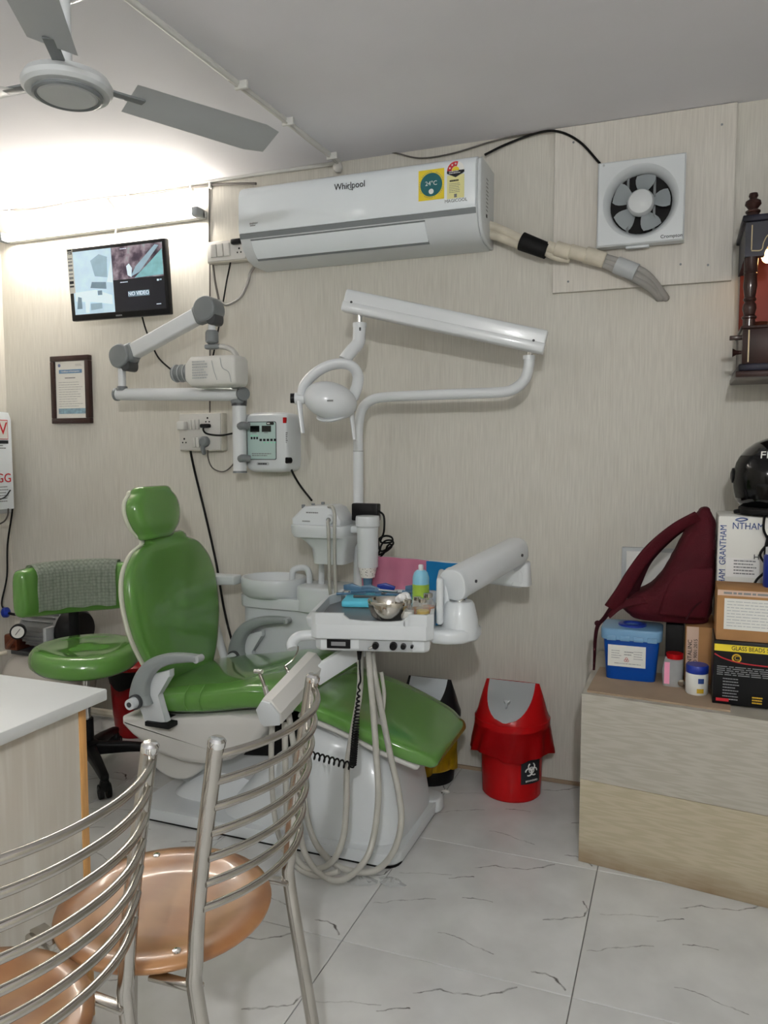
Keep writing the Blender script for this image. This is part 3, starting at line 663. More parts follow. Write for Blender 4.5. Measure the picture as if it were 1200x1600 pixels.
# framed certificate
t = thing('framed_certificate', 'small certificate in a dark brown wooden frame on the wall', 'picture frame', (-2.77, 2.98, 1.433))
cx, cz, cw, ch = -2.773, 1.598, .236, .326
for lo, hi in (((cx-cw/2, cz+ch/2-.026), (cx+cw/2, cz+ch/2)), ((cx-cw/2, cz-ch/2), (cx+cw/2, cz-ch/2+.026)), ((cx-cw/2, cz-ch/2+.026), (cx-cw/2+.026, cz+ch/2-.026)), ((cx+cw/2-.026, cz-ch/2+.026), (cx+cw/2, cz+ch/2-.026))):
    bm = nb(); box(bm, (lo[0], 2.974, lo[1]), (hi[0], 3.0, hi[1]), .003); obj('frame_rail', bm, 'dark_wood', t)
pp = plate('certificate_sheet', (cx, 2.985, cz), X, Z, .186, .276, 'cream_paper', t)
plate('heading_band', (cx, 2.9835, cz+.088), X, Z, .14, .018, 'header_blue', pp)
text('Certificate of Participation', .0115, (cx, 2.9818, cz+.088), X, Z, 'ink_white', pp, sx=.92)
bm = nb(); cyl(bm, (cx-.068, 2.9835, cz+.118), (cx-.068, 2.9825, cz+.118), .008); obj('crest', bm, 'ink_blue', pp)
lines((cx+.03, 2.9835, cz+.120), X, Z, .04, 2, .006, 'ink_grey', pp)
lines((cx-.035, 2.9835, cz+.055), X, Z, .07, 1, .01, 'ink', pp, .004)
lines((cx-.075, 2.9835, cz+.035), X, Z, .15, 11, .0115, 'ink_grey', pp, .002)
plate('printed_scene', (cx+.004, 2.9835, cz-.103), X, Z, .165, .026, 'pale_teal', pp)
plate('glazing', (cx, 2.980, cz), X, Z, .186, .276, 'clear_plastic', t, .001).data.materials[0] = M('frame_glass', (255, 255, 255), .03, var=0, alpha=.06)

# switch boxes
def switchbox(name, label, lo, hi):
    t = thing(name, label, 'switch box', ((lo[0]+hi[0])/2, 2.97, lo[1]))
    bm = nb(); box(bm, (lo[0], 2.955, lo[1]), (hi[0], 3.0, hi[1]), .004); obj('box_body', bm, 'aged_white', t)
    bm = nb(); box(bm, (lo[0]+.004, 2.949, lo[1]+.004), (hi[0]-.004, 2.956, hi[1]-.004), .003); obj('cover_plate', bm, 'offwhite', t)
    return t
def pins(t, c, r=.0045, s=.011):
    for dx, dz in ((0, s), (-s*.8, -s*.5), (s*.8, -s*.5)):
        bm = nb(); cyl(bm, c+V(dx, .001, dz), c+V(dx, -.0008, dz), r*(.8 if dz < 0 else 1), seg=12); obj('pin_hole', bm, 'black_plastic', t)
t = switchbox('switch_socket_box', 'upper cream switch and socket box beside the air conditioner', (-1.965, 2.122), (-1.765, 2.214))
for k in range(3):
    bm = nb(); obox(bm, (-1.925+.033*k, 2.945, 2.17), (.030, .012, .055), rot(X, 6), .003); obj('switch', bm, 'offwhite', t)
pins(t, V(-1.800, 2.949, 2.160)); bm = nb(); box(bm, (-1.830, 2.925, 2.186), (-1.780, 2.949, 2.208), .006); obj('black_plug', bm, 'black_plastic', t)
t = switchbox('double_socket_box', 'large cream double socket box under the x-ray arm', (-2.13, 1.302), (-1.905, 1.472))
for x, z in ((-2.065, 1.42), (-2.045, 1.42), (-2.045, 1.34), (-2.025, 1.34), (-2.025, 1.42)):
    bm = nb(); obox(bm, (x, 2.945, z), (.017, .012, .045), rot(X, 6), .003); obj('switch', bm, 'offwhite', t)
pins(t, V(-1.975, 2.949, 1.437)); pins(t, V(-2.10, 2.949, 1.345))
bm = nb(); box(bm, (-2.118, 2.915, 1.395), (-2.078, 2.949, 1.435), .007); obj('white_plug', bm, 'white_matte', t)
bm = nb(); box(bm, (-2.005, 2.928, 1.404), (-1.955, 2.949, 1.422), .006); obj('black_plug', bm, 'black_plastic', t)
bm = nb(); lathe(bm, [(.024, 0), (.024, .018), (.017, .026), (0, .026)], (-1.987, 2.949, 1.343), (0, -1, 0), 24); obj('round_grey_plug', bm, 'mid_grey', t)
bm = nb(); tube(bm, [(-1.987, 2.93, 1.33), (-1.993, 2.935, 1.308), (-1.995, 2.95, 1.29)], .010, 10); obj('plug_tail', bm, 'mid_grey', t)

# small framed meter cover on the wall behind the backpack
t = thing('meter_cover', 'white metal cover on the wall behind the maroon backpack', 'cover', (-.1, 2.98, .77))
bm = nb(); box(bm, (-.195, 2.975, .76), (-.005, 3.0, .945), .003); obj('box_frame', bm, 'light_grey', t)
bm = nb(); box(bm, (-.178, 2.970, .77), (-.012, 2.977, .932), .002); obj('door', bm, 'white_matte', t)

# water purifier on the left wall
t = thing('water_purifier', 'white wall box with red lettering at the left edge beside the stool', 'water purifier', (-3.14, 2.72, 1.02))
bm = nb(); prism(bm, [(2.55, 1.016), (2.905, 1.016), (2.905, 1.455), (2.89, 1.49), (2.55, 1.50)], (X0, 0, 0), Y, Z, V(.13, 0, 0), .006); obj('casing', bm, 'cool_white', t)
bm = nb(); box(bm, (X0, 2.56, .996), (X0+.12, 2.895, 1.018), .004); obj('base', bm, 'light_grey', t)
xf = X0+.1305
plate('logo_box', (xf, 2.835, 1.405), Y, Z, .09, .095, 'ink_red', t, .0008); plate('logo_field', (xf+.0008, 2.835, 1.405), Y, Z, .084, .088, 'paper', t, .0006)
text('V', .085, (xf+.0018, 2.85, 1.408), Y, Z, 'ink_red', t)
plate('dark_band', (xf, 2.835, 1.345), Y, Z, .09, .016, 'ink', t); lines((xf, 2.79, 1.325), Y, Z, .08, 2, .012, 'ink_grey', t, .005)
text('GG', .062, (xf+.001, 2.845, 1.168), Y, Z, 'ink_red', t); lines((xf, 2.79, 1.125), Y, Z, .085, 6, .014, 'ink_grey', t, .004)
bm = nb(); tube(bm, [(xf+.002, 2.76, 1.06), (xf+.003, 2.84, 1.075), (xf+.003, 2.88, 1.11)], .003, 6); obj('printed_swoosh', bm, 'ink', t)
cable('wall_cable', 'black cord hanging from the white wall box to a blue plug', [(-3.111, 2.920, 1.164), (-3.137, 2.950, 1.027), (-3.181, 2.950, 0.830), (-3.172, 2.930, 0.670), (-3.180, 2.900, 0.543), (-3.147, 2.880, 0.510)], .0045, 'black_rubber')
cable('purifier_tube', 'thin dark tube curving under the white wall box', [(-3.060, 2.850, 1.020), (-3.077, 2.860, 0.984), (-3.103, 2.860, 0.955), (-3.152, 2.850, 0.932)], .004, 'cable_grey')
t = thing('blue_plug', 'round blue plug hanging on the black cord behind the stool', 'plug', (-3.125, 2.870, 0.482))
bm = nb(); lathe(bm, [(0, -.022), (.012, -.02), (.026, -.008), (.026, .008), (.012, .02), (0, .022)], (-3.124, 2.870, 0.498), (1, .2, .1), 20); obj('plug_body', bm, 'blue_lid', t)
bm = nb(); tube(bm, [(-3.104, 2.870, 0.496), (-3.060, 2.860, 0.495), (-2.964, 2.840, 0.500)], .007, 8); obj('plug_cable', bm, 'black_rubber', t)

# ================================================================ dental x-ray unit on the wall
t = thing('dental_xray_arm', 'wall mounted dental x-ray machine with folding grey jointed arm', 'x-ray machine', (-1.7, 2.9, 1.21))
mx_, my_ = -1.757, 2.86
bm = nb(); cyl(bm, (mx_, my_, 1.215), (mx_, my_, 1.50), .029, seg=28); obj('mount_column', bm, 'white_enamel', t)
bm = nb(); cyl(bm, (mx_, my_, 1.208), (mx_, my_, 1.217), .030, seg=28); obj('column_foot', bm, 'mid_grey', t)
bm = nb(); box(bm, (mx_-.03, my_, 1.24), (mx_+.002, 3.0, 1.29), .004); obj('wall_bracket', bm, 'light_grey', t)
bm = nb(); box(bm, (mx_-.03, my_, 1.42), (mx_+.002, 3.0, 1.46), .004); obj('wall_bracket', bm, 'light_grey', t)
for z in (1.268, 1.405):
    bm = nb(); tube(bm, [(mx_+.015, my_-.02, z), (mx_+.035, my_-.028, z+.004), (mx_+.055, my_-.01, z)], .016, 10); obj('clamp', bm, 'mid_grey', t)
bm = nb(); cyl(bm, (mx_, my_, 1.492), (mx_, my_, 1.512), .032, seg=28); obj('swivel_collar', bm, 'dark_grey', t)
bm = nb(); pad(bm, [((mx_, my_, 1.505), X*.030, Y*.032), ((mx_, my_, 1.56), X*.032, Y*.034)], 3, 28, .004, .012); obj('swivel_head', bm, 'mid_grey', t)
bm = nb(); cyl(bm, (mx_+.028, my_-.02, 1.54), (mx_+.042, my_-.03, 1.54), .028, seg=24); obj('end_cap', bm, 'mid_grey', t)
e0 = V(-2.33, 2.80, 1.552)
bm = nb(); cyl(bm, (mx_+.01, my_-.012, 1.54), e0+V(-.01, 0, 0), .029, .026, 28); obj('swing_arm', bm, 'white_enamel', t)
bm = nb(); cyl(bm, e0+V(-.02, 0, 0), e0+V(-.008, 0, 0), .029, seg=24); obj('arm_cap', bm, 'mid_grey', t)
bm = nb(); cyl(bm, e0+V(.015, 0, .015), e0+V(.015, 0, .034), .026, .022, 24); obj('post_base', bm, 'mid_grey', t)
bm = nb(); cyl(bm, e0+V(.015, 0, .02), e0+V(.015, 0, .14), .017, seg=24); obj('upright_post', bm, 'white_enamel', t)
j0 = V(-2.30, 2.80, 1.715); j1 = V(-1.845, 2.78, 1.885)
da = (j1-j0).normalized(); na = da.cross(Y).normalized()*-1
rt3 = Matrix((da, Y, na)).transposed()
bm = nb(); obox(bm, (j0+j1)/2, ((j1-j0).length-.04, .05, .064), rt3, .008, 3); obj('spring_arm', bm, 'white_enamel', t)
for q, s in ((j0, 1), (j1, -1)):
    bm = nb(); pad(bm, [(q+V(0, -.036, 0), da*.052, na*.050), (q+V(0, .036, 0), da*.052, na*.050)], 2.3, 28, .008, .008)
    pad(bm, [(q+da*s*.01, Y*.034, na*.046), (q+da*s*.06, Y*.031, na*.040)], 3.5, 24, .01, .006); obj('elbow_cover', bm, 'mid_grey', t)
    bm = nb(); pad(bm, [(q+V(.028, -.03, -.040), X*.022, Z*.026), (q+V(.028, .03, -.040), X*.022, Z*.026)], 2.4, 20, .004, .004); obj('elbow_lug', bm, 'dark_grey', t)
bm = nb(); cyl(bm, j1+V(.012, 0, -.03), j1+V(.012, 0, -.09), .015, seg=20); obj('drop_post', bm, 'white_enamel', t)
bm = nb(); lathe(bm, [(.018, 0), (.027, .008), (.027, .045), (.022, .055), (0, .055)], j1+V(.012, 0, -.14), seg=24); obj('swivel_knuckle', bm, 'mid_grey', t)
bm = nb(); pad(bm, [(j1+V(-.01, 0, -.152), Y*.020, Z*.010), (j1+V(.05, 0, -.152), Y*.020, Z*.010)], 4, 20, .004, .004); obj('yoke_plate', bm, 'mid_grey', t)
hd = V(-1.80, 2.77, 1.628)
bm = nb(); tube(bm, [j1+V(.03, 0, -.150), j1+V(.09, 0, -.160), j1+V(.125, 0, -.19), j1+V(.128, -.005, -.24)], .014, 10, flat=(1.2, .8)); obj('yoke', bm, 'offwhite', t)
bm = nb(); pad(bm, [(hd+V(-.13, 0, 0), Y*.040, Z*.042), (hd+V(-.10, 0, 0), Y*.058, Z*.064), (hd+V(.05, 0, 0), Y*.060, Z*.064), (hd+V(.10, 0, 0), Y*.058, Z*.062)], 5, 32, .006, .014); hb = obj('xray_head', bm, 'white_matte', t)
bm = nb(); cyl(bm, hd+V(-.13, 0, 0), hd+V(-.215, 0, .0), .036, .033, 24); cn = obj('beam_cone', bm, 'mid_grey', t)
for k in range(3):
    bm = nb(); cyl(bm, hd+V(-.15-.026*k, 0, 0), hd+V(-.154-.026*k, 0, 0), .038, seg=24); obj('film_ring', bm, 'light_grey', cn)
lines(hd+V(-.085, -.0602, .035), X, Z, .075, 7, .011, 'light_grey', hb, .006)
bm = nb(); tube(bm, [hd+V(.01, -.061, .04), hd+V(.02, -.062, .0), hd+V(.035, -.062, -.04)], .0015, 5); tube(bm, [hd+V(.05, -.061, .05), hd+V(.06, -.062, .01), hd+V(.09, -.062, -.01), hd+V(.10, -.06, -.05)], .0015, 5); obj('film_crease', bm, 'light_grey', hb)

t = thing('xray_control_box', 'white x-ray control box with digital display on the wall', 'control box', (-1.64, 2.93, 1.21))
bm = nb(); pad(bm, [((-1.645, 3.0, 1.338), X*.108, Z*.126), ((-1.645, 2.92, 1.338), X*.108, Z*.128), ((-1.645, 2.905, 1.338), X*.104, Z*.124)], 7, 40, 0, .018); obj('housing', bm, 'white_plastic', t)
fy = 2.8865
pl = plate('display_panel', (-1.665, fy, 1.345), X, Z, .142, .162, 'dark_grey', t, .001, .008); p2 = plate('panel_field', (-1.665, fy-.001, 1.345), X, Z, .136, .156, 'panel_mint', t, .001, .007)
for x in (-1.696, -1.640):
    plate('digit_window', (x, fy-.002, 1.395), X, Z, .044, .026, 'digit_black', p2); lines((x-.012, fy-.002, 1.377), X, Z, .022, 1, .01, 'ink_grey', p2, .003)
plate('model_badge', (-1.622, fy-.002, 1.417), X, Z, .036, .012, 'digit_black', p2, .001, .004); lines((-1.636, fy-.0034, 1.415), X, Z, .018, 1, .01, 'ink_white', p2, .005)
for k in range(8):
    x = -1.712+.0132*k if k < 3 else -1.668+.0172*(k-3)
    plate('key', (x, fy-.002, 1.356 if k < 3 else 1.348), X, Z, .008 if k < 3 else .011, .010, 'ink', p2)
    if k != 3: plate('indicator', (x, fy-.002, 1.366 if k < 3 else 1.337), X, Z, .006, .003, 'led_green', p2)
lines((-1.712, fy-.002, 1.288), X, Z, .095, 2, .008, 'ink_grey', p2, .004)
pl = plate('maker_badge', (-1.66, fy-.0003, 1.247), X, Z, .06, .013, 'light_grey', t, .001, .006); lines((-1.683, fy-.0014, 1.244), X, Z, .046, 1, .01, 'ink', pl, .006)
xs = -1.545
bm = nb(); box(bm, (-1.562, 2.884, 1.418), (-1.548, 2.896, 1.442), .002); obj('red_switch', bm, 'red_plastic', t)
lines((-1.560, 2.8895, 1.375), X, Z, .018, 6, .008, 'ink_grey', t, .005)
bm = nb(); cyl(bm, (-1.546, 2.885, 1.262), (-1.538, 2.905, 1.262), .013, seg=18); obj('cord_gland', bm, 'black_plastic', t)

# ================================================================ operating lamp
t = thing('dental_lamp', 'white dental operating lamp on a bent pole with long arm', 'dental lamp', (-1.196, 2.83, .78))
bm = nb(); cyl(bm, (-1.196, 2.83, .74), (-1.196, 2.83, 1.30), .0205, seg=24); obj('lower_pole', bm, 'white_enamel', t)
bm = nb(); cyl(bm, (-1.196, 2.83, 1.298), (-1.196, 2.83, 1.303), .0212, seg=24); obj('pole_ring', bm, 'light_grey', t)
bm = nb(); tube(bm, [(-1.196, 2.83, 1.302), (-1.196, 2.83, 1.36), (-1.193, 2.83, 1.41), (-1.178, 2.83, 1.468), (-1.138, 2.828, 1.500), (-1.08, 2.826, 1.510), (-.95, 2.8, 1.511), (-.75, 2.8, 1.513), (-.635, 2.8, 1.514), (-.575, 2.8, 1.523), (-.532, 2.8, 1.558), (-.518, 2.8, 1.61), (-.518, 2.8, 1.640)], .0195, 20, 6); obj('bent_pole', bm, 'white_enamel', t)
bm = nb(); cyl(bm, (-.518, 2.8, 1.628), (-.518, 2.8, 1.642), .0215, seg=22); obj('pole_collar', bm, 'white_enamel', t)
bm = nb(); cyl(bm, (-.515, 2.795, 1.64), (-.510, 2.79, 1.685), .011, seg=16); obj('chrome_pin', bm, 'chrome', t)
a0 = V(-.462, 2.775, 1.683); a1 = V(-1.175, 2.68, 1.858); dl = (a1-a0).normalized()
side = dl.cross(Z).normalized(); upv = side.cross(dl).normalized()
bm = nb(); pad(bm, [(a0, side*.030, upv*.041), (a1, side*.030, upv*.041)], 5, 32, .006, .006); ar = obj('spring_arm', bm, 'white_enamel', t)
bm = nb(); pad(bm, [(a0+upv*-.022-dl*.004, side*.033, upv*.020), (a1+upv*-.022+dl*.004, side*.033, upv*.020)], 5, 24, .004, .004); obj('arm_channel', bm, 'white_enamel', ar)
for q in (a0+dl*.03, a1-dl*.03):
    bm = nb(); cyl(bm, q-side*.0*0+V(0, -.027, .0)-upv*.004, q+V(0, -.033, 0)-upv*.004, .0045, seg=10); obj('screw', bm, 'dark_grey', ar)
ln = V(-1.128, 2.685, 1.78)
bm = nb(); cyl(bm, ln+V(0, 0, .055), ln+V(0, 0, -.02), .0105, seg=16); obj('chrome_drop', bm, 'chrome', t)
bm = nb(); tube(bm, [ln+V(0, 0, -.012), ln+V(0, -.005, -.05), ln+V(-.002, -.01, -.08), ln+V(-.025, -.03, -.115), ln+V(-.042, -.045, -.145)], .024, 18, 6); obj('elbow', bm, 'white_enamel', t)
bm = nb(); cyl(bm, ln+V(0, 0, -.020), ln+V(0, 0, -.005), .026, seg=20); obj('elbow_collar', bm, 'white_enamel', t)
for dz in (-.028, -.034):
    bm = nb(); cyl(bm, ln+V(.012, -.022, dz), ln+V(.012, -.0255, dz), .0035, seg=8); obj('vent_slot', bm, 'dark_grey', t)
hc = V(-1.205, 2.59, 1.485)
L_ = V((-1.305, 2.540, 1.521)); R_ = V((-1.151, 2.660, 1.498)); T_ = V((-1.177, 2.620, 1.619))
bm = nb(); tube(bm, [(-1.297, 2.540, 1.498), (-1.292, 2.550, 1.538), (-1.265, 2.570, 1.578), (-1.220, 2.590, 1.609), (-1.170, 2.610, 1.620), (-1.133, 2.630, 1.609), (-1.121, 2.650, 1.580), (-1.128, 2.660, 1.544), (-1.148, 2.665, 1.498)], .019, 16, 8, flat=(1.25, .85)); obj('handle_arch', bm, 'white_enamel', t)
ax = (R_-L_).normalized()
rl = Matrix((ax, ax.cross(Z).normalized()*-1, Z)).transposed()
bm = nb(); ellipsoid(bm, hc, (.100, .075, .068), rl @ rot(X, 25), 36); obj('lamp_head', bm, 'white_enamel', t)
bm = nb(); lathe(bm, [(.06, 0), (.062, .006), (.056, .012), (.0, .015)], hc+V(0, .02, -.046), (0, .45, -1), 36); obj('reflector_glass', bm, 'white_plastic', t)
bm = nb(); cyl(bm, L_+V(0, 0, -.03), R_+V(0, 0, -.03), .008, seg=12); obj('pivot_rod', bm, 'chrome', t)
lines(hc+V(.022, -.0745, -.008), V(.97, .2, 0), V(0, -.1, 1), .028, 1, .01, 'ink_grey', t, .006)
for q, dx in ((L_, -.0), (R_, .0)):
    bm = nb(); cyl(bm, q+V(-.016, -.006, -.028), q+V(.016, .006, -.028), .021, seg=22); obj('pivot_boss', bm, 'white_enamel', t)
    bm = nb(); tube(bm, [q+V(0, -.004, -.035), q+V(.008, -.008, -.09), q+V(.018, -.012, -.155)], .012, 12, 5, rs=(.014, .0095), flat=(1.1, .7)); obj('grip', bm, 'white_enamel', t)
bm = nb(); cyl(bm, L_+V(-.016, -.008, -.028), L_+V(-.030, -.014, -.028), .018, seg=22); obj('black_knob', bm, 'black_plastic', t)

# ================================================================ spittoon unit behind the chair
t = thing('spittoon_unit', 'white dental spittoon with rinse bowl behind the green chair', 'spittoon', (-1.53, 2.88, 0))
bm = nb(); pad(bm, [((-1.535, 2.893, .0), X*.185, Y*.094), ((-1.535, 2.893, .35), X*.187, Y*.094), ((-1.535, 2.893, .665), X*.19, Y*.096)], 6, 40, 0, .01); obj('cabinet', bm, 'white_plastic', t)
bm = nb(); pad(bm, [((-1.545, 2.885, .650), X*.196, Y*.106), ((-1.545, 2.885, .690), X*.198, Y*.108)], 4, 40, .004, .004); obj('shoulder', bm, 'white_plastic', t)
# bowl rim (hollow)
bm = nb(); bc = V(-1.602, 2.865, .688)
def er(rx, ry, z): return [bc+V(rx*math.cos(2*math.pi*k/40), ry*math.sin(2*math.pi*k/40), z) for k in range(40)]
skin(bm, [er(.128, .10, 0), er(.140, .122, .02), er(.143, .126, .075), er(.139, .122, .082), er(.129, .112, .082), er(.122, .105, .07), er(.10, .08, .03), er(.04, .03, .012)]); obj('bowl', bm, 'white_plastic', t, 50)
bm = nb(); cyl(bm, bc+V(0, 0, .0125), bc+V(0, 0, .016), .022, seg=20); obj('drain', bm, 'mid_grey', t)
bm = nb(); pad(bm, [((-1.315, 2.87, .65), X*.150, Y*.10), ((-1.315, 2.87, .738), X*.150, Y*.10)], 5, 36, .004, .012); obj('side_ledge', bm, 'white_plastic', t)
fb = V(-1.495, 2.88, .755)
bm = nb(); tube(bm, [fb+V(.055, 0, -.02), fb+V(.055, -.003, .03), fb+V(.045, -.008, .055), fb+V(.015, -.012, .058), fb+V(-.012, -.02, .045), fb+V(-.016, -.022, .005)], .013, 14, 6); obj('rinse_spout', bm, 'white_plastic', t)
bm = nb(); cyl(bm, (-1.385, 2.88, .74), (-1.385, 2.88, .875), .014, .010, 16); obj('cup_filler', bm, 'white_plastic', t)
bm = nb(); cyl(bm, (-1.25, 2.86, .0), (-1.25, 2.86, .66), .045, .045, 24); obj('support_column', bm, 'white_plastic', t)
# scaler shelf on the pole
t = thing('scaler_shelf', 'white bracket shelf with a funnel body holding the scaler', 'shelf', (-1.28, 2.76, .86))
bm = nb(); pad(bm, [((-1.298, 2.745, .972), X*.112, Y*.10), ((-1.298, 2.745, .985), X*.118, Y*.105), ((-1.298, 2.745, 1.012), X*.120, Y*.107)], 5, 40, .004, .004); obj('shelf_top', bm, 'white_plastic', t)
bm = nb(); pad(bm, [((-1.27, 2.755, .865), X*.068, Y*.062), ((-1.27, 2.755, .92), X*.074, Y*.066), ((-1.275, 2.755, .945), X*.09, Y*.08), ((-1.29, 2.75, .975), X*.108, Y*.095)], 5, 36, .004, 0); obj('funnel_body', bm, 'white_plastic', t)
bm = nb(); box(bm, (-1.20, 2.715, .985), (-1.09, 2.755, 1.012), .006); obj('bracket_arm', bm, 'white_plastic', t)
t = thing('ultrasonic_scaler', 'small white ultrasonic scaler with curved hose on the shelf', 'dental scaler', (-1.30, 2.74, 1.012))
bm = nb(); prism(bm, [(-1.408, 1.012), (-1.205, 1.012), (-1.200, 1.035), (-1.235, 1.083), (-1.26, 1.092), (-1.355, 1.088), (-1.410, 1.040)], (0, 2.665, 0), X, Z, V(0, .14, 0), .010, 3); obj('casing', bm, 'white_plastic', t)
lines((-1.345, 2.6645, 1.062), X, Z, .06, 1, .01, 'ink_grey', t, .005)
lines((-1.362, 2.6645, 1.028), X, Z, .034, 1, .01, 'ink_grey', t, .005)
for k in range(3):
    bm = nb(); cyl(bm, (-1.375+.028*k, 2.70+.03*k, 1.078+.006*k), (-1.375+.028*k, 2.70+.03*k, 1.092+.004*k), .007, seg=12); obj('knob', bm, 'mid_grey', t)
bm = nb(); cyl(bm, (-1.243, 2.668, 1.040), (-1.243, 2.650, 1.040), .020, .017, 20); obj('socket_ring', bm, 'white_plastic', t)
bm = nb(); cyl(bm, (-1.243, 2.651, 1.040), (-1.243, 2.648, 1.040), .009, seg=14); obj('socket_core', bm, 'mid_grey', t)
bm = nb(); tube(bm, [(-1.243, 2.65, 1.04), (-1.236, 2.63, 1.03), (-1.232, 2.625, 1.0), (-1.232, 2.63, .90), (-1.236, 2.64, .80), (-1.24, 2.66, .74)], .0065, 10); obj('hose', bm, 'hose_grey', t)
bm = nb(); tube(bm, [(-1.250, 2.665, 1.09), (-1.228, 2.655, 1.088), (-1.213, 2.64, 1.06), (-1.210, 2.632, 1.0), (-1.212, 2.635, .9), (-1.215, 2.65, .76)], .0065, 10); obj('hose', bm, 'hose_grey', t)
# cup dispenser
t = thing('cup_dispenser', 'white tube cup dispenser with a speckled paper cup below', 'cup dispenser', (-1.105, 2.705, .79))
bm = nb(); lathe(bm, [(0, 1.055), (.044, 1.055), (.046, 1.045), (.046, 1.018), (.041, 1.012), (.040, .86), (0, .86)], (-1.105, 2.705, 0), seg=32); obj('tube_body', bm, 'white_plastic', t)
bm = nb(); lathe(bm, [(0, .862), (.036, .862), (.027, .820), (0, .820)], (-1.105, 2.705, 0), seg=28); obj('paper_cup', bm, 'speckle', t)
bm = nb(); lathe(bm, [(0, .822), (.019, .822), (.016, .785), (0, .785)], (-1.105, 2.705, 0), seg=20); obj('blue_cup_base', bm, 'tool_blue', t)
# black adapter behind
t = thing('black_adapter', 'black power adapter with coiled cord behind the cup dispenser', 'adapter', (-1.13, 2.76, 1.055))
bm = nb(); box(bm, (-1.195, 2.755, 1.03), (-1.085, 2.795, 1.098), .006); obj('adapter_body', bm, 'black_plastic', t)
pts = [V(-1.085, 2.77, 1.07), V(-1.062, 2.765, 1.05), V(-1.062, 2.765, .99), V(-1.075, 2.765, .95)]
for k in range(22):
    a = k*.75; pts.append(V(-1.058+.028*math.cos(a)+.006*math.sin(k*1.7), 2.765+.006*math.sin(k), .952-.002*k+.026*math.sin(a*1.1)))
bm = nb(); tube(bm, pts, .004, 6, 5); obj('cord_tangle', bm, 'black_rubber', t)
# small instrument stand behind the backrest
t = thing('assistant_arm', 'white assistant bracket on a slanted tube behind the backrest', 'bracket', (-1.79, 2.8, .4))
bm = nb(); pad(bm, [((-1.885, 2.80, .752), Y*.035, Z*.024), ((-1.745, 2.80, .757), Y*.035, Z*.020)], 5, 24, .006, .006); obj('bracket_head', bm, 'white_plastic', t)
bm = nb(); cyl(bm, (-1.838, 2.765, .735), (-1.838, 2.758, .735), .007, seg=14); obj('black_knob', bm, 'black_plastic', t)
bm = nb(); tube(bm, [(-1.915, 2.80, .745), (-1.90, 2.80, .68), (-1.862, 2.80, .575), (-1.807, 2.80, .40), (-1.76, 2.81, .25), (-1.735, 2.82, .017)], .017, 14, 5); obj('slanted_tube', bm, 'white_enamel', t)

# ================================================================ dental chair
t = thing('dental_chair', 'green vinyl dental patient chair with grey armrests on a white base', 'dental chair', (-1.3, 2.42, 0))
CY = 2.455
bm = nb(); prism(bm, rrect(.985, .50, .05, 5, -1.282, 2.41), (0, 0, 0), X, Y, V(0, 0, .010)); obj('rubber_gasket', bm, 'black_rubber', t)
bm = nb(); prism(bm, rrect(.995, .51, .055, 6, -1.282, 2.41), (0, 0, .009), X, Y, V(0, 0, .038), .008, 3); obj('base_plate', bm, 'white_plastic', t)
bm = nb(); pad(bm, [((-.815, 2.60, .009), X*.045, Y*.055), ((-.815, 2.60, .042), X*.042, Y*.05)], 2.3, 28, 0, .01); obj('rear_foot', bm, 'white_plastic', t)
# big moulded base hood under the legrest
bm = nb()
hood = [(.02, -1.500, -.800, .235, .005), (.10, -1.430, -.808, .225, .01), (.20, -1.345, -.830, .205, .02), (.28, -1.285, -.865, .185, .03), (.345, -1.23, -.93, .165, .04), (.385, -1.19, -1.00, .14, .05)]
pad(bm, [((( a+b_)/2, 2.41+dy, z), X*((b_-a)/2), Y*wy) for z, a, b_, wy, dy in hood], 5, 44, 0, .012, sub=3); obj('base_hood', bm, 'white_plastic', t, 60)
bm = nb(); pad(bm, [((-1.52, 2.41, .045), X*.21, Y*.15), ((-1.50, 2.41, .10), X*.17, Y*.13), ((-1.48, 2.41, .15), X*.13, Y*.11)], 4, 36, 0, .01); obj('base_step', bm, 'white_plastic', t, 60)
bm = nb(); prism(bm, [(-1.72, .10), (-1.60, .075), (-1.17, .20), (-1.14, .30), (-1.26, .36), (-1.66, .25)], (0, 2.30, 0), X, Z, V(0, .26, 0), .008, 2); obj('lift_arm', bm, 'light_grey', t)
bm = nb(); prism(bm, [(-1.40, .24), (-1.14, .27), (-1.14, .37), (-1.30, .38)], (0, 2.27, 0), X, Z, V(0, .30, 0), .005, 2); obj('black_bellows', bm, 'black_rubber', t)
# motor cover: deep rounded lobe at the rear
bm = nb(); prism(bm, [(-1.80, .34), (-1.80, .25)] + [(-1.67+.13*math.cos(R(a)), .235+.115*math.sin(R(a))) for a in range(180, 361, 12)] + [(-1.52, .34)], (0, 2.245, 0), X, Z, V(0, .38, 0), .012, 3); obj('motor_cover', bm, 'offwhite', t)
bm = nb(); cyl(bm, (-1.542, 2.247, .232), (-1.542, 2.237, .232), .006, seg=10); obj('screw', bm, 'black_plastic', t)
# seat pan
bm = nb(); prism(bm, [(-1.845, .352), (-1.845, .325), (-1.80, .29), (-1.70, .24), (-1.60, .222), (-1.50, .225), (-1.40, .255), (-1.30, .32), (-1.255, .385), (-1.245, .435), (-1.40, .415), (-1.65, .37)], (0, 2.175, 0), X, Z, V(0, .53, 0), .022, 4); obj('seat_pan', bm, 'offwhite', t)
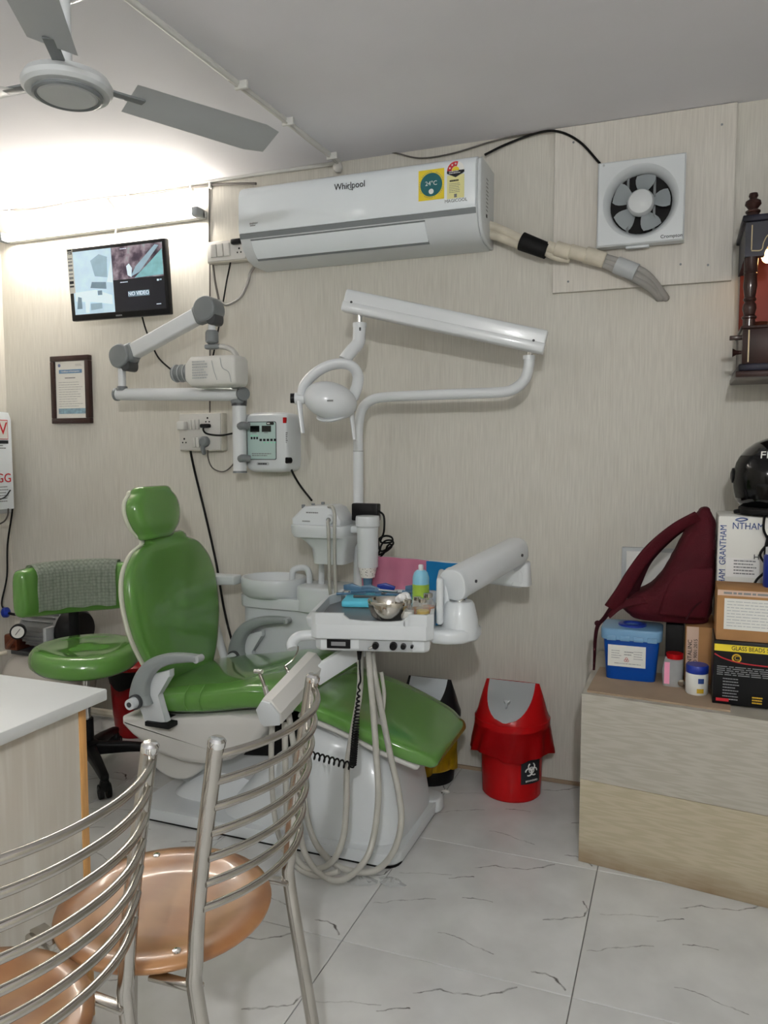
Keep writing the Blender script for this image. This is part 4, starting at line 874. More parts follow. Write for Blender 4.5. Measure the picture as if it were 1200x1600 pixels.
# seat cushion
def seatf(x, z, th, hw): return (V(x, CY, z), Y*hw, Z*th)
bm = nb(); pad(bm, [seatf(-1.80, .405, .042, .262), seatf(-1.65, .425, .054, .278), seatf(-1.48, .450, .058, .280), seatf(-1.34, .478, .058, .276), seatf(-1.24, .482, .054, .262), seatf(-1.16, .470, .046, .245)], 3.6, 44, .035, .03, sub=5); sc_ = obj('seat_cushion', bm, 'green_vinyl', t, 70)
for x in (-1.565, -1.505):
    z0 = .440 if x < -1.53 else .447
    bm = nb(); tube(bm, [(x, 2.20, z0+.052), (x-.003, 2.178, z0+.03), (x-.004, 2.170, z0), (x+.004, 2.176, z0-.03)], .0022, 6, 5); obj('seat_welt', bm, 'green_vinyl', sc_)
# legrest
def legf(x, z, th, hw): return (V(x, CY-.02, z), Y*hw, V(.30, 0, .95)*th)
bm = nb(); pad(bm, [legf(-1.15, .466, .030, .235), legf(-1.0, .432, .034, .24), legf(-.86, .385, .036, .238), legf(-.765, .350, .034, .222), legf(-.715, .328, .028, .195)], 4.2, 44, .03, .03, sub=4); obj('legrest_cushion', bm, 'green_vinyl', t, 70)
bm = nb(); pad(bm, [legf(-1.15, .432, .012, .222), legf(-1.0, .396, .012, .23), legf(-.86, .349, .012, .228), legf(-.755, .311, .012, .21)], 5, 36, .004, .015, sub=3); obj('legrest_shell', bm, 'offwhite', t, 60)
# backrest (leaning back towards -x, facing +x)
bt = V(-.085, 0, .52).normalized(); bn = V(.987, 0, .161).normalized()
b0 = V(-1.765, CY+.014, .435)
prof = [(0, .155), (.05, .19), (.12, .228), (.20, .260), (.28, .274), (.36, .274), (.43, .254), (.48, .216), (.51, .175), (.53, .12)]
bm = nb(); pad(bm, [(b0+bt*s, Y*h, bn*(.034 if 0 < i < 9 else .026)) for i, (s, h) in enumerate(prof)], 3.4, 48, .02, .03, sub=4); obj('backrest_cushion', bm, 'green_vinyl', t, 70)
bm = nb(); pad(bm, [(b0+bt*s-bn*.026, Y*(h+.003), bn*.013) for s, h in prof], 4, 48, .012, .028, sub=4); obj('backrest_shell', bm, 'piping', t, 70)
# headrest on its stem
h0 = b0+bt*.560-bn*.005-Y*.062
hs = [(0, .085), (.03, .118), (.07, .136), (.105, .138), (.135, .125), (.158, .098)]
bm = nb(); pad(bm, [(h0+bt*s+bn*(.012 if s < .03 else .018), Y*hw, bn*.042) for s, hw in hs], 3., 40, .02, .022, sub=4); obj('headrest_cushion', bm, 'green_vinyl', t, 70)
bm = nb(); pad(bm, [(h0+bt*s-bn*.018, Y*(hw*.95), bn*.013) for s, hw in hs], 4, 40, .01, .015, sub=3); obj('headrest_shell', bm, 'piping', t, 70)
bm = nb(); obox(bm, b0+bt*.54-bn*.05, (.012, .05, .16), Matrix((bn, Y, bt)).transposed(), .003); obj('headrest_stem', bm, 'chrome', t)
# armrests
def armrest(y, s):
    p = [(-1.712, y, .430), (-1.716, y, .47), (-1.700, y, .525), (-1.660, y, .572), (-1.600, y, .600), (-1.53, y, .612), (-1.475, y, .615)]
    P = smooth_path(p, 6); n = len(P); bm = nb(); rings = []
    for i, q in enumerate(P):
        tt = (P[min(i+1, n-1)]-P[max(i-1, 0)]).normalized(); nn = tt.cross(Y).normalized(); f = i/(n-1)
        rings.append(superring(q, Y*(.026-.006*f), nn*(.044-.032*f**.7), 3, 20))
    skin(bm, rings); a = obj('armrest', bm, 'armrest_grey', t, 70)
    bm = nb(); cyl(bm, (-1.475, y-.018, .614), (-1.475, y+.018, .614), .012, seg=16); obj('tip', bm, 'light_grey', a)
    bm = nb(); cyl(bm, (-1.712, y+s*.024, .448), (-1.712, y+s*.036, .448), .026, seg=24); obj('hinge_ring', bm, 'dark_grey', a)
    bm = nb(); cyl(bm, (-1.712, y+s*.03, .448), (-1.712, y+s*.062, .448), .020, .018, 24); obj('hinge_knob', bm, 'white_plastic', a)
    bm = nb(); cyl(bm, (-1.712, y+s*.062, .448), (-1.712, y+s*.064, .448), .009, seg=16); obj('hinge_bolt', bm, 'dark_grey', a)
    bm = nb(); prism(bm, [(-1.745, .44), (-1.705, .358), (-1.618, .375), (-1.655, .465), (-1.60, .535), (-1.60, .56), (-1.69, .53)], (0, y+.012, 0), X, Z, V(0, .028, 0), .004, 2); obj('bracket', bm, 'white_plastic', a)
    bm = nb(); box(bm, (-1.70, min(y, y-s*.10), .355), (-1.60, max(y, y-s*.10), .372), .003); obj('bracket_foot', bm, 'black_plastic', a)
armrest(2.125, -1); armrest(2.745, -1)

# ================================================================ instrument tray on its arm
t = thing('instrument_table', 'white dental instrument tray table on a jointed arm with hanging hoses', 'dental tray', (-.9, 2.25, .70))
ta = R(15); tu = V(math.cos(ta), math.sin(ta), 0); tvv = V(-math.sin(ta), math.cos(ta), 0); t0 = V(-1.03, 2.06, 0)
def T(u, v, z): return t0+tu*u+tvv*v+Z*z
out = [(.0, .02), (.02, .0), (.35, .0), (.372, .02), (.372, .40), (.35, .42), (.06, .42), (.035, .40), (.03, .34), (.0, .27)]
bm = nb(); prism(bm, out, T(0, 0, .735), tu, tvv, V(0, 0, .05), .006, 3); obj('tray_body', bm, 'white_plastic', t)
low = [(.012, .03), (.03, .014), (.345, .014), (.36, .03), (.36, .36), (.06, .36), (.02, .25)]
bm = nb(); prism(bm, low, T(0, 0, .695), tu, tvv, V(0, 0, .045), .012, 3); obj('control_housing', bm, 'white_plastic', t)
# raised rim, lower at the front middle
rimpts = [(.155, .006, .792), (.115, .006, .797), (.10, .006, .815), (.02, .006, .815), (.006, .02, .815), (.006, .27, .815), (.034, .34, .815), (.040, .40, .815), (.06, .414, .815), (.35, .414, .815), (.366, .40, .815), (.366, .02, .815), (.35, .006, .815), (.30, .006, .815), (.285, .006, .797), (.245, .006, .792)]
bm = nb()
pp_ = rimpts + [rimpts[0]]
for (u0, v0, z0), (u1, v1, z1) in zip(pp_, pp_[1:]):
    p, q = T(u0, v0, 0), T(u1, v1, 0); d = (q-p); L2 = d.length; d.normalize(); nn = d.cross(Z)*.006
    e = d*.003
    vs = [p-e-nn+Z*.78, p-e+nn+Z*.78, q+e+nn+Z*.78, q+e-nn+Z*.78, p-e-nn+Z*z0, p-e+nn+Z*z0, q+e+nn+Z*z1, q+e-nn+Z*z1]
    vv = [bm.verts.new(x) for x in vs]
    for f in ((0, 1, 2, 3), (4, 5, 6, 7), (0, 1, 5, 4), (1, 2, 6, 5), (2, 3, 7, 6), (3, 0, 4, 7)): bm.faces.new([vv[i] for i in f])
obj('rim', bm, 'white_plastic', t)
bm = nb(); prism(bm, [(.014, .03), (.03, .014), (.345, .014), (.358, .03), (.358, .395), (.34, .406), (.065, .406), (.045, .39), (.04, .33), (.014, .265)], T(0, 0, .785), tu, tvv, V(0, 0, .002)); obj('tray_mat', bm, 'tray_mat', t)
fo = lambda u, z: T(u, .0135, z)
pf = plate('control_strip', fo(.228, .717), tu, Z, .162, .034, 'light_grey', t, .002)
bm = nb(); obox(bm, fo(.085, .720), (.072, .008, .030), Matrix((tu, tvv, Z)).transposed(), .002); dp = obj('display', bm, 'black_plastic', t)
plate('display_window', fo(.085, .720)-tvv*.0045, tu, Z, .044, .012, 'ink_grey', dp)
for u, r in ((.198, .011), (.252, .0125), (.282, .009), (.308, .005)):
    bm = nb(); cyl(bm, fo(u, .718), fo(u, .718)-tvv*.018, r, r*.85, 18); obj('control_knob', bm, 'black_plastic', t)
bm = nb(); cyl(bm, fo(.19, .716)-tvv*.014, fo(.178, .713)-tvv*.022, .0035, seg=8); obj('toggle', bm, 'chrome', t)
bm = nb(); tube(bm, [T(.02, .05, .735), T(-.02, .045, .735), T(-.048, .035, .730), T(-.062, .02, .712), T(-.058, .012, .70)], .016, 14, 6); obj('pull_handle', bm, 'white_plastic', t)
bm = nb(); pad(bm, [(T(-.012, .22, .742), tu*.03, tvv*.08), (T(-.012, .22, .765), tu*.034, tvv*.085)], 5, 28, .004, .004); obj('side_shelf', bm, 'white_plastic', t)
# film viewer at the right edge and arm socket
bm = nb(); obox(bm, T(.388, .17, .842), (.022, .20, .145), Matrix((tu, tvv, Z)).transposed(), .010, 3); fv = obj('film_viewer', bm, 'white_plastic', t)
bm = nb(); obox(bm, T(.408, .18, .848), (.02, .15, .11), Matrix((tu, tvv, Z)).transposed(), .009, 3); obj('viewer_back', bm, 'white_plastic', fv)
bm = nb(); cyl(bm, T(.377, .12, .825), T(.374, .12, .825), .005, seg=12); obj('viewer_button', bm, 'mid_grey', fv)
bm = nb(); tube(bm, [T(.42, .19, .835), T(.445, .17, .835), T(.455, .15, .80), T(.43, .12, .765), T(.41, .10, .757)], .017, 14, 6); obj('viewer_handle', bm, 'white_plastic', t)
sk = V(-.628, 2.34, 0)
bm = nb(); prism(bm, [(0, .06), (.0, .0), (.05, -.015), (.10, .0), (.145, .05), (.155, .10), (.12, .15), (.05, .15)], T(.362, .05, .715), tu, tvv, V(0, 0, .045), .016, 3); obj('mount_block', bm, 'white_plastic', t)
bm = nb(); lathe(bm, [(.060, .725), (.058, .78), (.046, .83), (.040, .838), (0, .838)], (sk.x, sk.y-.05, 0), seg=32); obj('arm_socket', bm, 'white_plastic', t)
s1 = V(sk.x, sk.y-.05, 0)
bm = nb(); cyl(bm, s1+Z*.836, s1+Z*.865, .020, seg=20); obj('chrome_pin', bm, 'chrome', t)
r0 = V(-.640, 2.27, .892); r1 = V(-.525, 2.64, .955)
da = (r1-r0).normalized(); sd = da.cross(Z).normalized(); uu = sd.cross(da)
bm = nb(); pad(bm, [(r0, sd*.047, uu*.050), (r1, sd*.045, uu*.048)], 2.6, 36, .008, .03); ra = obj('spring_arm', bm, 'white_enamel', t)
bm = nb(); pad(bm, [(r0-da*.008, sd*.046, uu*.049), (r0+da*.012, sd*.049, uu*.052)], 2.6, 36, .004, .001); obj('end_cap', bm, 'white_plastic', ra)
for q in (r0+da*.05+sd*.046, r1-da*.04+sd*.045):
    bm = nb(); cyl(bm, q, q+sd*.004, .005, seg=10); obj('screw', bm, 'dark_grey', ra)
p1 = V(-.515, 2.70, 0)
bm = nb(); cyl(bm, p1+Z*.90, p1+Z*.955, .014, seg=16); obj('pivot_pin', bm, 'dark_grey', t)
bm = nb(); pad(bm, [(V(-.52, 2.705, .855), Y*.042, Z*.036), (V(-.62, 2.73, .855), Y*.036, Z*.034), (V(-1.10, 2.80, .855), Y*.036, Z*.034)], 4, 28, .02, .01); obj('lower_arm', bm, 'white_enamel', t)
bm = nb(); pad(bm, [(p1+Z*.83, X*.036, Y*.036), (p1+Z*.905, X*.030, Y*.030)], 3, 28, .004, .008); obj('arm_end_block', bm, 'white_enamel', t)
# handpiece holder: flat bracket and boxy bar coming towards the viewer
g0 = V(-.915, 2.27, .690); g1 = V(-1.045, 2.12, .600)
bm = nb(); dg = (g1-g0).normalized(); sg = dg.cross(Z).normalized(); ug = sg.cross(dg)
obox(bm, (g0+g1)/2, ((g1-g0).length, .02, .062), Matrix((dg, sg, ug)).transposed(), .004); obj('holder_bracket', bm, 'white_enamel', t)
k0 = V(-1.088, 1.905, .545); k1 = V(-1.065, 2.16, .628)
dk = (k1-k0).normalized(); sk_ = dk.cross(Z).normalized(); uk = sk_.cross(dk)
prof = [(-.040, .012), (-.012, .048), (.018, .046), (.042, .008), (.036, -.030), (-.022, -.046), (-.034, -.036)]
bm = nb(); prism(bm, prof, k0, sk_, uk, dk*(k1-k0).length, .008, 3); hb = obj('holder_bar', bm, 'offwhite', t)
bm = nb(); prism(bm, [(x*.96, y*.96) for x, y in prof], k0-dk*.006, sk_, uk, dk*.008, .003, 2); obj('holder_end', bm, 'white_plastic', hb)
def handpiece(b0, b1, kind):
    b0, b1 = V(b0), V(b1); d = (b1-b0)
    bm = nb(); cyl(bm, b0, b0+d*.45, .009, .0075, 14); h = obj('handpiece', bm, 'chrome', t)
    bm = nb(); tube(bm, [b0+d*.45, b0+d*.7, b1+Z*-.004, b1], .0055, 10, 5); obj('neck', bm, 'steel', h)
    if kind:
        bm = nb(); cyl(bm, b1+V(.008, 0, .006), b1+V(-.018, 0, .004), .007, seg=12); obj('head', bm, 'chrome', h)
    else:
        bm = nb(); tube(bm, [b1, b1+V(.022, .01, .02), b1+V(.035, .015, .045), b1+V(.038, .015, .062)], .0025, 6, 5); obj('nozzle', bm, 'steel', h)
handpiece((-1.125, 1.970, 0.570), (-1.152, 1.970, 0.641), 1); handpiece((-1.132, 2.120, 0.596), (-1.147, 2.120, 0.625), 0)
# hoses
def hose(pts, r=.0085, mat='hose_grey', name='hose'):
    bm = nb(); tube(bm, [(x, y, max(z, r+.001)) for x, y, z in pts], r, 10, 8); return obj(name, bm, mat, t)
hose([T(.16, .12, .70), (-0.845, 2.080, 0.666), (-0.825, 2.060, 0.539), (-0.811, 2.050, 0.409), (-0.801, 2.040, 0.298), (-0.805, 2.020, 0.190), (-0.819, 1.980, 0.121), (-0.882, 1.960, 0.061), (-0.953, 1.960, 0.065), (-1.015, 1.980, 0.112), (-1.044, 2.000, 0.216), (-1.051, 2.000, 0.374), (-1.075, 2.000, 0.528)], .0095)
hose([T(.17, .15, .70), (-0.849, 2.120, 0.655), (-0.818, 2.110, 0.524), (-0.786, 2.100, 0.394), (-0.757, 2.090, 0.294), (-0.740, 2.070, 0.208), (-0.753, 2.040, 0.132), (-0.795, 2.020, 0.079), (-0.848, 2.000, 0.071), (-0.920, 2.000, 0.077), (-0.993, 2.020, 0.116), (-1.034, 2.040, 0.180), (-1.047, 2.040, 0.278), (-1.054, 2.040, 0.458)], .0095)
hose([T(.14, .10, .70), (-0.868, 2.060, 0.592), (-0.889, 2.050, 0.457), (-0.901, 2.040, 0.361), (-0.895, 2.020, 0.253), (-0.897, 2.000, 0.164), (-0.921, 1.980, 0.100), (-0.969, 1.970, 0.071), (-1.021, 1.970, 0.076), (-1.064, 1.980, 0.142), (-1.079, 1.990, 0.274), (-1.081, 1.990, 0.491)], .0095)
hose([T(.17, .17, .70), (-0.863, 2.140, 0.609), (-0.834, 2.130, 0.476), (-0.821, 2.140, 0.554), (-0.834, 2.150, 0.629)], .006)
hose([(-1.107, 1.960, 0.498), (-1.117, 1.970, 0.356), (-1.108, 1.980, 0.174), (-1.053, 1.970, 0.080), (-0.974, 1.960, 0.055), (-0.896, 1.970, 0.078)], .0085)
# coiled black cord
pts = []; A = V((-0.859, 2.040, 0.637)); B = V((-0.874, 2.020, 0.377)); C_ = V((-1.018, 2.020, 0.394))
for k in range(0, 27*6):
    f = k/(27*6); a = k*2*math.pi/6; p = A+(B-A)*(f**.62); r = .0025+.0065*min(1, f*2.5); pts.append(p+V(math.cos(a)*r, math.sin(a)*r, 0))
for k in range(0, 9*6):
    f = k/(9*6); a = k*2*math.pi/6; p = B+(C_-B)*f; pts.append(p+V(0, math.cos(a)*.010, math.sin(a)*.010))
bm = nb(); tube(bm, [T(.145, .04, .70), A+V(0, 0, .03)]+pts, .0028, 6, 2); obj('coiled_cord', bm, 'black_rubber', t)
bm = nb(); cyl(bm, T(.145, .04, .70), T(.145, .035, .665), .009, .005, 12); obj('cord_boot', bm, 'black_rubber', t)

# things on the tray
TZ = .787
t = thing('steel_bowl', 'shiny stainless steel bowl at the front of the instrument tray', 'bowl', (-0.854, 2.117, 0.787))
bp_ = V(T(.232, .065, TZ))
bm = nb(); lathe(bm, [(0, .001), (.034, .001), (.050, .014), (.058, .034), (.062, .058), (.064, .060), (.065, .058), (.061, .034), (.053, .013), (.036, 0), (0, 0)], bp_, seg=44); obj('bowl_shell', bm, 'steel_bowl', t, 60)
def vial(name, label, u, v, liquid, lab=True, s=1.):
    c = V(T(u, v, TZ)); t = thing(name, label, 'bottle', c)
    bm = nb(); lathe(bm, [(0, 0), (.019*s, 0), (.020*s, .003), (.020*s, .034*s), (.012*s, .046*s), (.010*s, .052*s), (.010*s, .056*s), (0, .056*s)], c, seg=24); obj('glass_body', bm, 'glass', t)
    bm = nb(); lathe(bm, [(0, .001), (.0185*s, .001), (.0185*s, .028*s), (0, .028*s)], c+V(0, 0, .001), seg=24); obj('contents', bm, liquid, t)
    bm = nb(); lathe(bm, [(0, .053*s), (.0125*s, .053*s), (.0125*s, .063*s), (.011*s, .064*s), (0, .064*s)], c, seg=20); obj('metal_cap', bm, 'steel_bowl', t)
    if lab:
        bm = nb(); n = 10
        skin(bm, [[c+V(math.cos(R(-150+120*k/n))*.0205*s, math.sin(R(-150+120*k/n))*.0205*s, z) for k in range(n+1)] for z in (.008, .030*s)], closed=False, cap=False); lb = obj('label', bm, 'paper', t)
        bm = nb(); skin(bm, [[c+V(math.cos(R(-80+40*k/4))*.0208*s, math.sin(R(-80+40*k/4))*.0208*s, z) for k in range(5)] for z in (.010, .015)], closed=False, cap=False); obj('red_mark', bm, 'ink_red', lb)
vial('glass_vial', 'small clear vial with a white label on the tray front', .292, .055, 'paper')
vial('glass_vial', 'small vial of yellow liquid next to the film viewer', .337, .060, 'honey', False, 1.05)
vial('glass_vial', 'small amber vial behind the two front vials', .318, .105, 'amber', False, 1.)
vial('brown_vial', 'taller brown vial against the film viewer', .350, .115, 'amber', False, 1.15)
t = thing('cotton_jar', 'small steel jar heaped with white cotton behind the vials', 'jar', T(.272, .125, TZ)); c = V(T(.272, .125, TZ))
bm = nb(); lathe(bm, [(0, 0), (.025, 0), (.026, .03), (.028, .045), (0, .045)], c, seg=24); obj('jar_body', bm, 'steel_bowl', t)
bm = nb(); 
for q in ((-.012, 0, .05), (.010, .004, .052), (0, -.01, .058), (.004, .008, .06)): ellipsoid(bm, c+V(q), (.016, .015, .013), seg=12)
obj('cotton', bm, 'cotton', t)
t = thing('spray_can', 'pale blue and green spray can with a white cap on the tray', 'spray can', T(.322, .215, TZ)); c = V(T(.322, .215, TZ))
bm = nb(); lathe(bm, [(0, 0), (.026, 0), (.027, .004), (.027, .105), (.022, .122), (.014, .130), (0, .130)], c, seg=28); obj('can_body', bm, 'can_blue', t)
bm = nb(); lathe(bm, [(.0274, .035), (.0274, .085)], c, seg=28); obj('green_band', bm, 'can_green', t)
bm = nb(); lathe(bm, [(.0277, .004), (.0277, .035)], c, seg=28); obj('pale_band', bm, 'paper', t)
bm = nb(); lathe(bm, [(0, .128), (.008, .128), (.008, .145), (.006, .148), (0, .148)], c, seg=16); obj('white_nozzle', bm, 'white_plastic', t)
t = thing('instrument_pack', 'cyan paper tray cover with blue instruments at the tray back', 'instrument pack', T(.18, .30, TZ))
bm = nb(); obox(bm, T(.185, .30, TZ+.012), (.25, .16, .022), Matrix((tu, tvv, Z)).transposed(), .006); obj('paper_cover', bm, 'cyan_paper', t)
random.seed(5)
for k in range(11):
    u = .08+.022*k; v = .27+random.uniform(-.02, .07); a = random.uniform(-.5, .5)
    d = tu*math.cos(a)+tvv*math.sin(a); p = V(T(u, v, TZ+.032+.004*(k % 3)))
    bm = nb(); cyl(bm, p-d*.05, p+d*.05, .005, .0035, 8); obj('instrument', bm, ('tool_blue', 'chrome', 'tool_blue', 'dark_grey')[k % 4], t)
for k, (u, v, m_) in enumerate(((.075, .36, 'tool_blue'), (.19, .38, 'blue_lid'), (.29, .36, 'tool_blue'), (.14, .34, 'tool_blue'))):
    bm = nb(); prism(bm, [(-.03, -.006), (.03, -.010), (.034, .004), (0, .016), (-.03, .010)], T(u, v, TZ+.04), tu, Z, tvv*.014, .003); obj('clip', bm, m_, t)
# drapes hung on the lower arm
t = tag(obj('pink_drape', (lambda bm: (skin(bm, [[V(-1.15+.29*k/14, 2.756-.048*k/14+.004*math.sin(k*1.3), z) for k in range(15)] for z in (.74, .79, .85, .897)], closed=False, cap=False), bmesh.ops.solidify(bm, geom=bm.faces[:], thickness=.003), bm)[2])(nb()), 'pink_cloth'), 'pink sheet hanging behind the instrument tray', 'drape')
t = tag(obj('blue_drape', (lambda bm: (skin(bm, [[V(-.865+.16*k/8, 2.688-.025*k/8+.004*math.sin(k*1.1), z) for k in range(9)] for z in (.66, .72, .80, .897)], closed=False, cap=False), bmesh.ops.solidify(bm, geom=bm.faces[:], thickness=.003), bm)[2])(nb()), 'blue_cloth'), 'bright blue sheet hanging beside the pink one behind the tray', 'drape')
# clear plastic scraps on the floor
def scrap(name, label, c, r):
    bm = nb(); c = V(c)
    ps = [[c+V(math.cos(a)*r*f*random.uniform(.7, 1.2), math.sin(a)*r*.6*f*random.uniform(.7, 1.2), .002+random.uniform(0, .018)*(1-f)+.002) for a in [2*math.pi*k/14 for k in range(14)]] for f in (1, .7, .4, .12)]
    skin(bm, ps); tag(obj(name, bm, 'clear_plastic', None, 20), label, 'wrapper')
scrap('plastic_wrapper', 'crumpled clear plastic wrapper on the floor beside the hoses', (-0.779, 2.093, 0.000), .045)
scrap('plastic_wrapper', 'larger crumpled clear plastic film under the hose loops', (-0.878, 2.070, 0.000), .06)
bm = nb(); ellipsoid(bm, V((-0.799, 2.741, 0.000))+V(0, 0, .008), (.016, .010, .007), seg=10)
for v in bm.verts: v.co += V(random.uniform(-.003, .003), random.uniform(-.003, .003), random.uniform(-.001, .001))
tag(obj('paper_scrap', bm, 'paper', None, 20), 'small white crumpled paper scrap on the floor near the bins', 'paper scrap')

# ================================================================ steel chairs (facing -x; origin on the floor under the seat)
def steel_chair():
    t = thing('steel_chair', 'steel chair', 'chair', (0, 0, 0), 'round-seat steel chairs at the desk')
    for s in (-1, 1):
        pts = [(.250, s*.158, .002), (.206, s*.160, .25), (.168, s*.163, .46), (.168, s*.164, .52), (.182, s*.167, .66), (.216, s*.171, .872)]
        bm = nb(); tube(bm, pts, .0125, 16, 6); p = obj('back_post', bm, 'steel', t)
        bm = nb(); lathe(bm, [(.0127, 0), (.0135, .002), (.0135, .010), (.010, .014), (0, .0145)], (.216, s*.171, .867), (.18, 0, 1), 18); obj('post_cap', bm, 'chrome', p)
        bm = nb(); lathe(bm, [(0, 0), (.015, 0), (.015, .02), (.013, .02)], (.250, s*.158, 0), seg=14); obj('rubber_foot', bm, 'black_rubber', p)
        bm = nb(); tube(bm, [(-.175, s*.135, .469), (-.18, s*.14, .40), (-.205, s*.155, .002)], .0115, 14, 4); l = obj('front_leg', bm, 'steel', t)
        bm = nb(); lathe(bm, [(0, 0), (.014, 0), (.014, .02), (.012, .02)], (-.205, s*.155, 0), seg=14); obj('rubber_foot', bm, 'black_rubber', l)
        bm = nb(); box(bm, (.08, s*.155-.010, .466), (.172, s*.155+.010, .474), .002); obj('seat_tab', bm, 'steel', t)
        bm = nb(); obox(bm, (-.15, s*.128, .467), (.07, .028, .014), rot(Z, s*20), .002); obj('seat_tab', bm, 'steel', t)
    for z in (.858, .817, .776, .735, .694, .653, .612):
        f = (z-.612)/.246; xb = .176+.035*f
        bm = nb(); tube(bm, [(xb+.008+.055*(1-abs(u)**2.2), u*(.166+.004*f), z-.004) for u in (-1, -.85, -.6, -.3, 0, .3, .6, .85, 1)], .0065, 10, 5); obj('back_bar', bm, 'steel', t)
    bm = nb(); lathe(bm, [(.135, .462), (.145, .462), (.145, .474), (.135, .474)], seg=40, closed=True); obj('seat_ring', bm, 'steel', t)
    bm = nb(); lathe(bm, [(0, 0.474), (.18, 0.474), (.188, 0.480), (.190, 0.486), (.188, 0.491), (.172, 0.494), (.150, 0.494), (.135, 0.489), (.09, 0.485), (0, 0.484)], seg=56); st = obj('seat', bm, 'seat_wood', t, 60)
    for a in (131, 311):
        bm = nb(); lathe(bm, [(.008, 0), (.007, .003), (0, .004)], (.16*math.cos(R(a)), .16*math.sin(R(a)), .493), seg=12); obj('rivet', bm, 'chrome', st)
    return t
ch = steel_chair()
ch2 = copy_tree(ch)
ch.location = (-.848, 1.106, 0); ch.rotation_euler = (0, 0, R(2))
ch['label'] = 'steel chair with a round wooden seat, fully seen beside the desk'
ch2.location = (-.93, .732, 0); ch2.rotation_euler = (0, 0, R(-3))
ch2['label'] = 'nearest steel chair with round wooden seat, cut off by the left edge'

# ================================================================ desk
t = thing('desk', 'white topped desk with cream side panels and wood edging at the left', 'desk', (-1.75, .9, 0))
bm = nb(); box(bm, (-2.35, .15, .735), (-1.203, 1.378, .762), .004); obj('desk_top', bm, 'desk_white', t)
bm = nb(); box(bm, (-1.250, .18, .02), (-1.230, 1.315, .735), .001); obj('side_panel', bm, 'desk_panel', t)
bm = nb(); box(bm, (-1.2505, 1.315, 0), (-1.2285, 1.337, .735), .002); obj('wood_edge', bm, 'desk_edge', t)
bm = nb(); box(bm, (-2.32, .18, 0), (-2.30, 1.33, .735), .002); obj('side_panel', bm, 'desk_panel', t)
bm = nb(); box(bm, (-2.30, 1.25, .15), (-1.25, 1.268, .735), .001); obj('back_panel', bm, 'desk_panel', t)

# ================================================================ dentist stool
t = thing('dentist_stool', 'green dentist stool on black castor base with a towel over its backrest', 'stool', (-2.2, 2.40, 0))
sc0 = V(-2.20, 2.40, 0)
fd = V(.78, -.62, 0).normalized(); fs = V(fd.y*-1, fd.x, 0)
bm = nb(); rings = []
def seatring(k, z, e=1.):
    out = []
    for i in range(44):
        a = 2*math.pi*i/44; r = .215*(1+.06*math.cos(2*a))*(1-.10*max(0, -math.cos(a))**2)
        out.append(sc0+fd*(r*k*math.cos(a)*.98)+fs*(r*k*math.sin(a)*1.04)+Z*(z-.012*max(0, math.cos(a))**2*e))
    return out
skin(bm, [seatring(.80, 0.447), seatring(.93, 0.453), seatring(.99, 0.467), seatring(1., 0.487), seatring(.975, 0.513), seatring(.90, 0.531), seatring(.78, 0.537), seatring(.66, 0.532), seatring(.4, 0.527), seatring(.1, 0.526)]); obj('seat_cushion', bm, 'green_vinyl', t, 70)
bm = nb(); cyl(bm, sc0+Z*.435, sc0+Z*.448, .12, seg=32); obj('seat_plate', bm, 'black_plastic', t)
bm = nb(); cyl(bm, sc0+Z*.20, sc0+Z*.44, .014, seg=18); obj('gas_piston', bm, 'chrome', t)
bm = nb(); cyl(bm, sc0+Z*.08, sc0+Z*.23, .025, .023, 20); obj('column_sleeve', bm, 'black_plastic', t)
bm = nb(); lathe(bm, [(.04, .075), (.045, .09), (.04, .13), (.026, .14), (0, .14)], sc0, seg=24); obj('base_hub', bm, 'black_plastic', t)
for k in range(5):
    a = R(-36+72*k); d = V(math.cos(a), math.sin(a), 0); s = V(-d.y, d.x, 0)
    bm = nb(); pad(bm, [(sc0+d*.03+Z*.105, s*.024, Z*.026), (sc0+d*.15+Z*.098, s*.020, Z*.020), (sc0+d*.27+Z*.082, s*.016, Z*.014)], 4, 20, .004, .012); lg = obj('base_leg', bm, 'black_plastic', t)
    cpos = sc0+d*.265
    for q in (-1, 1):
        bm = nb(); cyl(bm, cpos+s*q*.006+Z*.028, cpos+s*q*.022+Z*.028, .0275, seg=22); obj('castor_wheel', bm, 'black_rubber', lg)
    bm = nb(); pad(bm, [(cpos+Z*.035, s*.026, d*.022), (cpos+Z*.066, s*.016, d*.016)], 3, 18, .002, .006); obj('castor_hood', bm, 'black_plastic', lg)
bc = sc0-fd*.245
bm = nb(); tube(bm, [sc0-fd*.10+Z*.436, sc0-fd*.22+Z*.440, sc0-fd*.262+Z*.44, sc0-fd*.262+Z*.55, sc0-fd*.258+Z*.68], .02, 12, 6, flat=(1.1, .45)); obj('back_support', bm, 'black_plastic', t)
bb = sc0-fd*.232+Z*.728
def brow(u, off=0., k=1.):   # u across the backrest; curved towards the sitter at both ends
    ang = u*.62; return bb+fs*(.36*math.sin(ang))+fd*(.36*(1-math.cos(ang))+off), fd*math.cos(ang)-fs*math.sin(ang), Z
frs = []
for i in range(13):
    u = -1+2*i/12; p, n_, up = brow(u); h = .108*(1-.10*abs(u)**3); frs.append((p, n_*.036, up*h))
bm = nb(); pad(bm, frs, 3.2, 32, .022, .022); obj('backrest_cushion', bm, 'green_vinyl', t, 70)
bm = nb(); pad(bm, [(p-n_.normalized()*.034-Z*.01, n_*.3, up*.9) for p, n_, up in frs[1:-1]], 4, 24, .004, .004); obj('backrest_shell', bm, 'black_plastic', t, 60)
